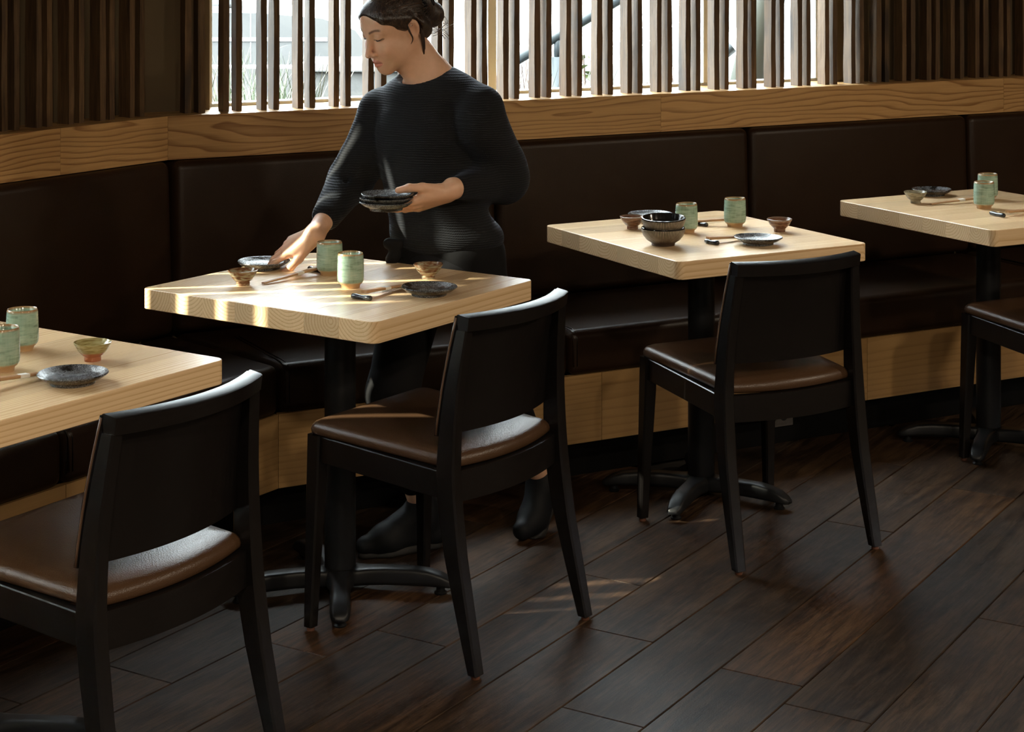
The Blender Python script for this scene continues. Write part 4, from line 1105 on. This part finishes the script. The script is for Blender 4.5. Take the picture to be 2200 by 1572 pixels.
# cuff ends
nL = unit(ELL-WRL); nR = unit(ELR-WRR)
def knit_mat():
    t = NT('black_knit'); co = t.coord('Object')
    sep = t.n('ShaderNodeSeparateXYZ'); t.l(co, sep.inputs[0])
    ripple = t.noise(co, scale=14, detail=2)
    zz = t.math('ADD', sep.outputs[2], t.math('MULTIPLY', ripple, 0.012))
    row = t.math('SINE', t.math('MULTIPLY', zz, 2*math.pi/0.0062))
    stw = t.math('SINE', t.math('MULTIPLY', t.math('ADD', sep.outputs[0], sep.outputs[1]), 2*math.pi/0.0058))
    h = t.math('ADD', t.math('MULTIPLY', row, 0.7), t.math('MULTIPLY', t.math('MULTIPLY', row, stw), 0.3))
    hh = t.math('ADD', t.math('MULTIPLY', h, 0.5), 0.5)
    c = t.ramp(hh, [(0.0, (0.0030, 0.0032, 0.0038)), (1.0, (0.0125, 0.0132, 0.0155))])
    t.set(Base_Color=c, Roughness=0.85); t.b.inputs['Sheen Weight'].default_value = 0.06; t.b.inputs['Sheen Roughness'].default_value = 0.5
    t.b.inputs['Sheen Tint'].default_value = (0.55, 0.65, 0.9, 1); t.b.inputs['Specular IOR Level'].default_value = 0.25
    t.bump(hh, 0.6, 0.002); return t.m
o = sdf_obj('sweater', sw, 0.0032, knit_mat(), person, tuple(PB), 2); o['label'] = 'black ribbed knit sweater with wide sleeves'
# neckline piping
# trousers and an apron tied at the waist
tr = Sdf()
tr.ell(HIPS+np.array((0, 0, -0.01)), (0.138, 0.106, 0.090), TY, k=0.04)
tr.cap(HIPS+np.array((-0.04, 0.02, 0.0)), HIPS+np.array((0.04, -0.02, 0.0)), 0.09, 0.09, k=0.03)
for a, b, c, e in ((HPL, KNL, ANL, 0.25), (HPR, KNR, ANR, 0.25)):
    tr.cap(a, b, 0.090, 0.066, k=0.04); tr.cap(b, c+(b-c)*e, 0.064, 0.043, k=0.03)
M['trousers'] = plain('black_trousers', (0.0035, 0.0032, 0.0036), 0.85, spec=0.2)
o = sdf_obj('trousers', tr, 0.004, M['trousers'], person, tuple(PB), 2); o['label'] = 'black trousers ending above the ankles'
ap = Sdf()
wa = HIPS+np.array((0, 0, 0.015))
ap.ell(wa+np.array((-0.005, -0.008, -0.06)), (0.146, 0.116, 0.085), TY, k=0.02)
ap.plane((0, 0, 1), HIPS[2]+0.005, 0.01)
kn = np.array(at_depth(846, 533, 4.80))
for dx, dz in ((-0.012, 0.012), (0.004, -0.018), (0.010, 0.010), (-0.006, -0.030)): ap.ell(kn+np.array((dx, 0, dz)), (0.017, 0.012, 0.016), None, k=0.012)
o = sdf_obj('apron', ap, 0.004, plain('charcoal_apron', (0.0065, 0.006, 0.007), 0.85, spec=0.2), person, tuple(PB), 2); o['label'] = 'charcoal waist apron tied at the side'
# shoes
def shoe(A, T, heel_up, lab):
    A = np.array(A); T = np.array(T); d = T-A; d[2] = 0; d = unit(d); n = np.array((-d[1], d[0], 0.0))
    z0 = 0.0 + 0.0
    heel = A-d*0.030; heel[2] = 0.032+heel_up; toe = T.copy(); toe[2] = 0.030; ball = T-d*0.055; ball[2] = 0.032+heel_up*0.12
    u = Sdf(); 
    u.cap(heel+np.array((0, 0, 0.012)), A+np.array((0, 0, -0.010)), 0.031, 0.034, k=0.02)
    u.cap(A+np.array((0, 0, -0.008)), ball+np.array((0, 0, 0.016)), 0.041, 0.034, k=0.025)
    u.cap(ball, toe, 0.037, 0.026, k=0.025)
    u.cap(heel, ball, 0.030, 0.033, k=0.025)
    u.cap(A+np.array((0, 0, -0.02)), A+np.array((0, 0, 0.012)), 0.039, 0.037, k=0.02)
    U = sdf_obj('shoe', u, 0.003, M['shoe'], person, tuple(PB), 2); U['label'] = lab
    s = Sdf()
    hz = np.array((0, 0, -0.024)); 
    s.cap(heel+hz+n*0.008, ball+hz+n*0.014, 0.022, 0.024, k=0.012); s.cap(heel+hz-n*0.008, ball+hz-n*0.014, 0.022, 0.024, k=0.012)
    tz = toe.copy(); tz[2] = 0.010; s.cap(ball+hz, tz, 0.030, 0.022, k=0.02)
    s.plane((0, 0, -1), -0.0005, 0.004)
    up = unit(np.cross(n, ball-heel)); up = up if up[2] > 0 else -up
    s.plane(up, float(up@(heel+np.array((0, 0, -0.012)))), 0.004) if heel_up > 0.03 else s.plane((0, 0, 1), 0.022, 0.004)
    S = sdf_obj('sole', s, 0.003, M['sole'], U, tuple(PB), 2)
M['shoe'] = plain('black_shoe', (0.0045, 0.0052, 0.0065), 0.65, spec=0.25); M['sole'] = plain('shoe_sole', (0.018, 0.017, 0.016), 0.7)
shoe(ANR, TOER, 0.0, 'black trainer flat on the floor'); shoe(ANL, TOEL, 0.075, 'black trainer with the heel lifted')

for sx in (-1, 1):
    pts = []
    for i in range(9):
        t = -1+2*i/8; x = sx*(0.0315+0.0145*t); pts.append(Vector(hd(x, -0.0855+0.0075*t*t+0.004*(t > 0)*t, -0.0005+0.0045*t*t+0.001*t)-PB))
    bm_obj('eyelashes', tube(pts, [0.0005, 0.0009, 0.0012, 0.0013, 0.0014, 0.0014, 0.0013, 0.0011, 0.0005], 6), plain('lashes', (0.012, 0.007, 0.005), 0.5), person, smooth=True)
# hair: cap pulled back into a low bun held by a claw clip
hs = Sdf(); loc = Sdf()
loc.ell((0, 0.017, 0.039), (0.0775, 0.0945, 0.0825))
loc.ell((0, -0.040, 0.062), (0.058, 0.046, 0.036), k=0.02)
for sx in (-1, 1):
    loc.cap((sx*0.052, -0.055, 0.055), (sx*0.072, 0.010, 0.032), 0.013, 0.016, k=0.015)
    loc.cap((sx*0.068, -0.018, 0.020), (sx*0.073, 0.000, 0.004), 0.0085, 0.006, k=0.010)
    loc.cap((sx*0.068, 0.045, 0.000), (sx*0.030, 0.085, -0.045), 0.022, 0.020, k=0.02)
loc.ell((0, 0.070, -0.030), (0.055, 0.045, 0.050), k=0.02)
# face opening
loc.ell((0, -0.100, -0.012), (0.0660, 0.066, 0.0900), k=0.008, sub=True)
for sx in (-1, 1): 
    loc.ell((sx*0.062, -0.052, -0.040), (0.030, 0.048, 0.055), k=0.008, sub=True)
    loc.ell((sx*0.080, 0.022, -0.010), (0.020, 0.022, 0.034), k=0.006, sub=True)
# bun
loc.ell((0.004, 0.118, 0.020), (0.048, 0.036, 0.062), k=0.012)
loc.ell((0.012, 0.134, -0.018), (0.044, 0.038, 0.042), k=0.010)
loc.ell((-0.004, 0.138, 0.062), (0.040, 0.040, 0.040), k=0.010)
hs.xf(loc, HR, HC, HS)
def hair_mat():
    t = NT('dark_brown_hair'); co = t.coord('Object')
    n = t.noise(t.mapping(co, scale=(1, 1, 0.25), rot=(0.3, 0.6, -0.9)), scale=240, detail=4, dist=0.6)
    b = t.noise(co, scale=16, detail=2)
    c = t.ramp(n, [(0.3, (0.010, 0.006, 0.005)), (0.55, (0.032, 0.018, 0.012)), (0.8, (0.10, 0.052, 0.028))])
    t.set(Base_Color=c, Roughness=0.38); t.b.inputs['Anisotropic'].default_value = 0.6; t.bump(n, 0.7, 0.003); return t.m
M['hair'] = hair_mat(); M['hair_tip'] = plain('brown_hair_strand', (0.075, 0.038, 0.019), 0.4)
hair = sdf_obj('hair', hs, 0.0028, M['hair'], person, tuple(PB), 1); hair['label'] = 'dark brown hair gathered in a low bun'
def strand(pts, r, mat='hair', par=None, name='hair_strand'):
    P = [Vector(hd(*p)-PB) for p in pts]
    # smooth the path
    Q = []
    for i in range(len(P)-1):
        p0, p1, p2, p3 = P[max(i-1, 0)], P[i], P[i+1], P[min(i+2, len(P)-1)]
        for k in range(5):
            t = k/5; Q.append(0.5*((2*p1)+(p2-p0)*t+(2*p0-5*p1+4*p2-p3)*t*t+(3*p1-p0-3*p2+p3)*t*t*t))
    Q.append(P[-1]); n = len(Q)
    rr = [max(r*(1-0.85*(i/(n-1))**1.5), 0.0004) for i in range(n)]
    bm_obj(name, tube(Q, rr, 6), M[mat], par or hair, smooth=True)
strand([(0.074, 0.000, 0.030), (0.080, 0.000, -0.005), (0.078, 0.004, -0.030), (0.072, -0.004, -0.045)], 0.0032)
strand([(0.070, 0.050, 0.010), (0.074, 0.040, -0.040), (0.070, 0.032, -0.085), (0.060, 0.018, -0.125), (0.052, 0.004, -0.140)], 0.0050)
strand([(0.068, 0.054, 0.004), (0.071, 0.046, -0.050), (0.064, 0.034, -0.100), (0.056, 0.016, -0.128)], 0.0030, 'hair')
r3 = random.Random(3)
for i in range(80):
    a = r3.uniform(-0.5, 1.0); x0 = r3.uniform(-0.03, 0.045)
    p0 = (x0, 0.115+r3.uniform(-0.015, 0.03), -0.03+a*0.10)
    out = r3.uniform(0.02, 0.055); dz = r3.uniform(-0.075, 0.02) if a < 0.4 else r3.uniform(-0.02, 0.05)
    p1 = (x0*1.2, p0[1]+out*0.7, p0[2]+dz*0.35); p2 = (x0*1.3+r3.uniform(-.01, .01), p0[1]+out, p0[2]+dz)
    strand([p0, p1, p2], r3.uniform(0.0005, 0.0011), 'hair_tip')
for i in range(9):
    x0 = 0.066; z0 = 0.03-0.012*i
    strand([(0.070, 0.02+0.004*i, 0.06-0.006*i), (0.074, 0.06, 0.045-0.008*i), (0.050, 0.11, 0.03-0.006*i)], 0.0018, 'hair')
# combed strands lying on the cap
for i in range(90):
    ax = r3.uniform(-0.25, 1.0); el = r3.uniform(0.10, 1.25)
    A = np.array((0.058*math.sin(ax*1.25), -0.075*math.cos(ax*1.25)+0.012, 0.050+0.052*el*(1-0.75*max(ax, 0))))
    B = np.array((r3.uniform(-0.012, 0.040), 0.102, r3.uniform(0.0, 0.070)))
    pts = []
    for k in range(7):
        t = k/6; q = A*(1-t)+B*t; q[2] += 0.02*math.sin(t*math.pi)*(1-0.8*max(ax, 0))
        d = (q-np.array((0, 0.017, 0.039)))/np.array((0.0778, 0.0948, 0.0828)); d /= max(np.linalg.norm(d), 1e-6)
        pts.append(tuple(np.array((0, 0.017, 0.039))+d*np.array((0.0778, 0.0948, 0.0828))*1.004))
    strand(pts, r3.uniform(0.0007, 0.0013), 'hair' if r3.random() < 0.75 else 'hair_tip')
# claw clip
ck = Sdf(); cl = Sdf()
cl.ell((0.040, 0.128, 0.030), (0.012, 0.013, 0.030), rot_x(math.radians(-12)), k=0.004)
cl.ell((0.040, 0.108, 0.030), (0.010, 0.010, 0.040), rot_x(math.radians(10)), k=0.004)
for i in range(5): cl.cap((0.046, 0.100, 0.055-0.013*i), (0.040, 0.082, 0.050-0.014*i), 0.0032, 0.0022, k=0.004)
ck.xf(cl, HR, HC, HS)
o = sdf_obj('hair_clip', ck, 0.002, plain('black_clip', (0.006, 0.006, 0.007), 0.25), hair, tuple(PB), 1); o['label'] = 'black claw clip'
ec = hd(0.082, 0.012, 0.012)
bm = bmesh.new(); tube_into(bm, [Vector(ec-PB)+Vector((0.0035*math.cos(q), 0, 0.0035*math.sin(q))) for q in [i*0.45 for i in range(14)]], 0.0006, 6)
bm_obj('earring', bm, plain('silver', (0.8, 0.8, 0.8), 0.2, 1.0), person, smooth=True)

# plates she handles
put('small_plate', plates[1], Vector(PL0)+Vector((0, 0, 0.0003)), 'grey plate being set down by the hand on the sunlit table', 'plate', 'dark speckled plates')
for i, lab in enumerate(('lowest of the three plates held in the hand', 'middle of the three plates held in the hand', 'topmost of the three plates held in the hand')):
    put('small_plate', plates[(i+2) % 4], Vector(PS)+Vector((0.002*i, 0.001*i, -0.016+0.0105*i)), lab, 'plate', 'dark speckled plates')
# ------------------------------------------------------------------ outside the window
M['asphalt'] = None
def ground_mat(name, a, b, scale=3.0, rough=0.85):
    t = NT(name); n = t.noise(t.coord(), scale=scale, detail=6, rough=0.65); t.set(Base_Color=t.mix(n, a, b), Roughness=rough); t.bump(n, 0.3, 0.01); return t.m
gm = ground_mat('pale_paving', (0.020, 0.020, 0.020), (0.030, 0.029, 0.028))
gb = bmesh.new()
pts = [FL.P(-40, 0.91), FL.P(-40, 60), FR.P(60, 60), FR.P(60, 0.91), corner(0.91)]
gb.faces.new([gb.verts.new((p.x, p.y, -0.12)) for p in pts]); bmesh.ops.recalc_face_normals(gb, faces=gb.faces)
if gb.faces and True:
    gb.normal_update()
    for f in gb.faces:
        if f.normal.z < 0: f.normal_flip()
o = struct(bm_obj('ground', gb, gm), 'pale sunlit street and pavement outside')

# silver car parked across the street
def car():
    Y = 21.0; x1 = (806-CX)/F_PX*Y
    root = empty('car', (x1-2.25, Y, -0.12)); tag(root, 'silver car parked outside behind the slats', 'car')
    paint = plain('silver_paint', (0.045, 0.045, 0.044), 0.3, 0.0, 0.2); gl = plain('car_glass', (0.03, 0.05, 0.05), 0.05); rub = plain('tyre_rubber', (0.03, 0.03, 0.03), 0.8); tr_ = plain('car_trim', (0.10, 0.10, 0.10), 0.5)
    prof = [(-2.25, 0.42), (-2.25, 0.78), (-2.15, 0.98), (-1.0, 1.03), (1.05, 1.02), (1.75, 0.95), (2.12, 0.80), (2.25, 0.60), (2.25, 0.40), (2.1, 0.34), (-2.1, 0.34)]
    secs = []
    for y, ins in ((-0.88, 0.06), (-0.80, 0.0), (0.80, 0.0), (0.88, 0.06)):
        secs.append([(x*(1-ins*0.12), y, 0.66+(z-0.66)*(1-ins*2.2)) for x, z in prof])
    bm_obj('body', loft(secs), paint, root, sharp=35)
    cab = [(-2.05, 1.00), (-1.75, 1.52), (-1.5, 1.60), (-0.2, 1.62), (0.15, 1.56), (1.0, 1.0)]
    secs = []
    for y, k in ((-0.78, 1), (-0.62, 1.02), (0.62, 1.02), (0.78, 1)):
        secs.append([(x, y if z < 1.3 else y*0.82, z) for x, z in cab])
    c = bm_obj('cabin', loft(secs), paint, root, sharp=35)
    for (p, q) in (((-1.85, -1.02), (-1.62, -1.08)), ((-0.94, -0.02), (-0.94, -0.10)), ((0.06, 0.82), (0.06, 0.20))):
        bm = bmesh.new()
        def yy(z): return -0.785+(z-1.0)*0.20
        a = [(p[0], yy(1.06), 1.06), (p[1], yy(1.06), 1.06), (q[1], yy(1.48), 1.48), (q[0], yy(1.48), 1.48)]
        loft_into(bm, [a, [(x, y+0.02, z) for x, y, z in a]]); bmesh.ops.recalc_face_normals(bm, faces=bm.faces)
        bm_obj('side_window', bm, gl, c)
    for x in (-1.35, 1.42):
        for y in (-0.80, 0.80):
            bm = lathe([(0, -0.10), (0.20, -0.10), (0.30, -0.09), (0.325, -0.05), (0.325, 0.05), (0.30, 0.09), (0, 0.09)], 32)
            bmesh.ops.rotate(bm, cent=(0,0,0), matrix=Matrix.Rotation(math.pi/2, 3, 'X'), verts=bm.verts)
            w = bm_obj('wheel', bm, rub, root, (x, y, 0.326), sharp=40)
            bm = lathe([(0, 0.105), (0.19, 0.105), (0.19, 0.085), (0, 0.085)], 24); bmesh.ops.rotate(bm, cent=(0,0,0), matrix=Matrix.Rotation(math.pi/2 if y < 0 else -math.pi/2, 3, 'X'), verts=bm.verts)
            bm_obj('rim', bm, paint, w)
    bm_obj('side_moulding', box((0, -0.885, 0.68), (3.6, 0.02, 0.05), 0.008, 1), tr_, root)
    for x in (-0.98, 0.02, 0.95): bm_obj('door_gap', box((x, -0.872, 0.70), (0.012, 0.02, 0.55)), tr_, root)
    for x in (-0.86, 0.12): bm_obj('door_handle', box((x, -0.893, 0.86), (0.16, 0.02, 0.025), 0.006, 1), paint, root)
    bm_obj('wing_mirror', box((0.72, -0.98, 1.10), (0.16, 0.20, 0.13), 0.04, 2), paint, root)
    bm_obj('headlight', box((2.02, -0.72, 0.74), (0.26, 0.22, 0.13), 0.03, 2), gl, root)
car()

# stone planter with a cap, grasses in front
stone = ground_mat('planter_stone', (0.030, 0.030, 0.028), (0.055, 0.054, 0.051), 14)
pl = empty('stone_planter', at_depth(775, 230, 12.0)*1.0); pl.location.z = -0.12; tag(pl, 'grey stone planter with a pale cap outside the window', 'planter')
hcap = at_depth(775, 128, 12.0).z+0.12
bm_obj('planter_wall', box((0, 0, (hcap-0.06)/2), (0.64, 0.6, hcap-0.06), 0.01, 1), stone, pl)
bm_obj('cap', box((0, 0, hcap-0.03), (0.72, 0.68, 0.06), 0.01, 2), plain('pale_cap', (0.075, 0.075, 0.072), 0.7), pl)
kb = bm_obj('street_wall', box((-2.1, 0, (hcap-0.12)/2), (3.3, 0.3, hcap-0.12), 0.01, 1), ground_mat('wall_stone', (0.028, 0.027, 0.026), (0.042, 0.041, 0.039), 9), None, at_depth(775, 230, 13.2)*1.0)
kb.location.z = -0.12; tag(kb, 'low grey street wall beneath the parked car', 'wall')

def blades(name, px0, Y, zb, h, n, spread, mats, label, cat, seed, width=0.010, droop=0.5, group=None):
    r = random.Random(seed); c = at_depth(px0, 200, Y); bm = bmesh.new()
    for i in range(n):
        a = r.uniform(0, 6.28); rad = spread*math.sqrt(r.random()); x, y = rad*math.cos(a), rad*math.sin(a)
        L = h*r.uniform(0.55, 1.1); b = r.uniform(0, 6.28); dr = droop*L*r.uniform(0.2, 1.0); prev = None
        px, py = -math.sin(b), math.cos(b); w = width*r.uniform(0.6, 1.3)
        for k in range(6):
            t = k/5; ww = w*(1-t)**0.7+0.0006
            q = Vector((x+math.cos(b)*dr*t*t, y+math.sin(b)*dr*t*t, L*(t-0.25*droop*t*t)))
            va, vb = bm.verts.new(q+Vector((px*ww, py*ww, 0))), bm.verts.new(q-Vector((px*ww, py*ww, 0)))
            if prev: 
                f = bm.faces.new((prev[0], prev[1], vb, va)); f.material_index = i % len(mats)
            prev = (va, vb)
    o = bm_obj(name, bm, None, None, (c.x, c.y, zb))
    for m in mats: o.data.materials.append(m)
    tag(o, label, cat, group); return o
g1, g2, g3 = plain('grass_green', (0.020, 0.032, 0.010), 0.6), plain('grass_straw', (0.046, 0.040, 0.021), 0.6), plain('leaf_lime', (0.055, 0.080, 0.013), 0.5)
tw = plain('red_twig', (0.050, 0.032, 0.025), 0.8)
blades('grass_clump', 528, 8.4, -0.12, 1.16, 260, 0.20, [g1, g2], 'straw-green grass clump outside, nearest the window at the left', 'grass', 1, 0.009, 0.36, 'grasses outside the window')
blades('grass_clump', 604, 9.8, -0.12, 1.14, 260, 0.18, [g1, g1, g2], 'green grass clump outside beside the stone planter', 'grass', 2, 0.009, 0.36, 'grasses outside the window')
blades('grass_clump', 488, 11.2, -0.12, 1.10, 200, 0.22, [g2, g1], 'straw-coloured grass clump outside next to the window jamb', 'grass', 3, 0.010, 0.36, 'grasses outside the window')
blades('grass_clump', 1128, 7.6, -0.12, 1.20, 140, 0.13, [g1, g2], 'grass clump outside under the handrail', 'grass', 4, 0.009, 0.34, 'grasses outside the window')
blades('bare_shrub', 1150, 11.4, -0.12, 1.25, 220, 0.30, [tw], 'bare reddish twig shrub outside behind the handrail', 'shrub', 5, 0.005, 0.3)
blades('bare_shrub', 1390, 13.6, -0.12, 1.4, 220, 0.32, [tw], 'bare reddish twig shrub outside behind the stair', 'shrub', 8, 0.005, 0.3)
def leafy(px, py, Y, label):
    r = random.Random(12); c = at_depth(px, py, Y); root = empty('leafy_shrub', (c.x, c.y, -0.12)); tag(root, label, 'shrub')
    h = c.z+0.12
    bm_obj('stem', tube([(0, 0, 0), (0.02, 0, h*0.5), (-0.02, 0, h)], [0.012, 0.009, 0.004], 6), tw, root)
    bm = bmesh.new()
    lm = bpy.data.meshes.new('leaf'); a, b = 0.075, 0.035
    for v in ((0, 0, 0), (a*0.4, b, 0.01), (a, 0, -0.01), (a*0.4, -b, 0.01)): bm.verts.new(v)
    bm.verts.ensure_lookup_table(); bm.faces.new(bm.verts); bm.to_mesh(lm); bm.free(); lm.materials.append(g3)
    for i in range(60):
        o = bpy.data.objects.new('leaf', lm); z = h*r.uniform(0.45, 1.02); o.location = (r.uniform(-.08, .08), r.uniform(-.08, .08), z)
        o.rotation_euler = (r.uniform(-.8, .8), r.uniform(-.8, .8), r.uniform(0, 6.28)); link(o, root)
leafy(1262, 118, 8.8, 'lime green leafy shrub outside below the handrail')

# outside stair with handrail, rising to the right
def stair():
    Y = 9.6; p = at_depth(1215, 225, Y); root = empty('outdoor_stair', (p.x, p.y, -0.12)); tag(root, 'white outdoor stair rising to the right outside', 'stair')
    white = plain('white_stringer', (0.095, 0.095, 0.092), 0.6); conc = plain('stair_tread', (0.055, 0.054, 0.051), 0.8)
    sl = 0.62; z0 = p.z+0.12-0.05; L = 2.8
    for dy in (0.0, 1.1):
        bm = bmesh.new()
        a = [(-0.9, dy, z0-0.9*sl-0.10), (L, dy, z0+L*sl-0.10), (L, dy, z0+L*sl+0.11), (-0.9, dy, z0-0.9*sl+0.11)]
        loft_into(bm, [a, [(x, y+0.06, z) for x, y, z in a]]); bmesh.ops.recalc_face_normals(bm, faces=bm.faces)
        bm_obj('stringer', bm, white, root)
    for i in range(12):
        x = -0.75+i*0.29; bm_obj('tread', box((x, 0.58, z0+x*sl-0.03), (0.31, 1.04, 0.045), 0.004, 1), conc, root)
stair()
def rail(Y, a, b, posts, label, r=0.026):
    A, B = at_depth(*a, Y), at_depth(*b, Y); root = empty('handrail', (A.x, A.y, -0.12)); tag(root, label, 'handrail')
    st = plain('blue_grey_steel', (0.024, 0.030, 0.034), 0.4, 0.0, 0.2); o = Vector((A.x, A.y, -0.12)); d = (B-A)
    bm_obj('rail_tube', tube([A-d*0.25-o, B+d*1.6-o], r, 16), st, root, smooth=True)
    for px in posts:
        t = (px-a[0])/(b[0]-a[0]); P = A+d*t
        bm_obj('post', tube([(P.x-o.x, P.y-o.y, 0), (P.x-o.x, P.y-o.y, P.z-o.z-0.10)], r*1.25, 14), st, root, smooth=True)
        bm_obj('post_neck', tube([(P.x-o.x, P.y-o.y, P.z-o.z-0.11), (P.x-o.x, P.y-o.y, P.z-o.z)], r*0.6, 12), st, root, smooth=True)
rail(8.6, (1115, 125), (1262, 38), [1197], 'blue-grey steel handrail outside crossing behind the middle slats')
rail(7.9, (1490, 168), (1522, 142), [1526], 'blue-grey steel handrail outside lower right beside the stair')
# slanting grey column of the facade and a pale building across the street
cA, cB = at_depth(1622, 110, 7.7), at_depth(1650, -10, 7.7); d = cB-cA
co_ = bm_obj('slanted_column', tube([cA-d*5.4-Vector((cA.x, cA.y, 0)), cB+d*12-Vector((cA.x, cA.y, 0))], 0.075, 20), plain('sage_grey_paint', (0.022, 0.025, 0.020), 0.5), None, (cA.x, cA.y, 0), smooth=True)
tag(co_, 'slanted sage grey column outside near the right end of the window', 'column')
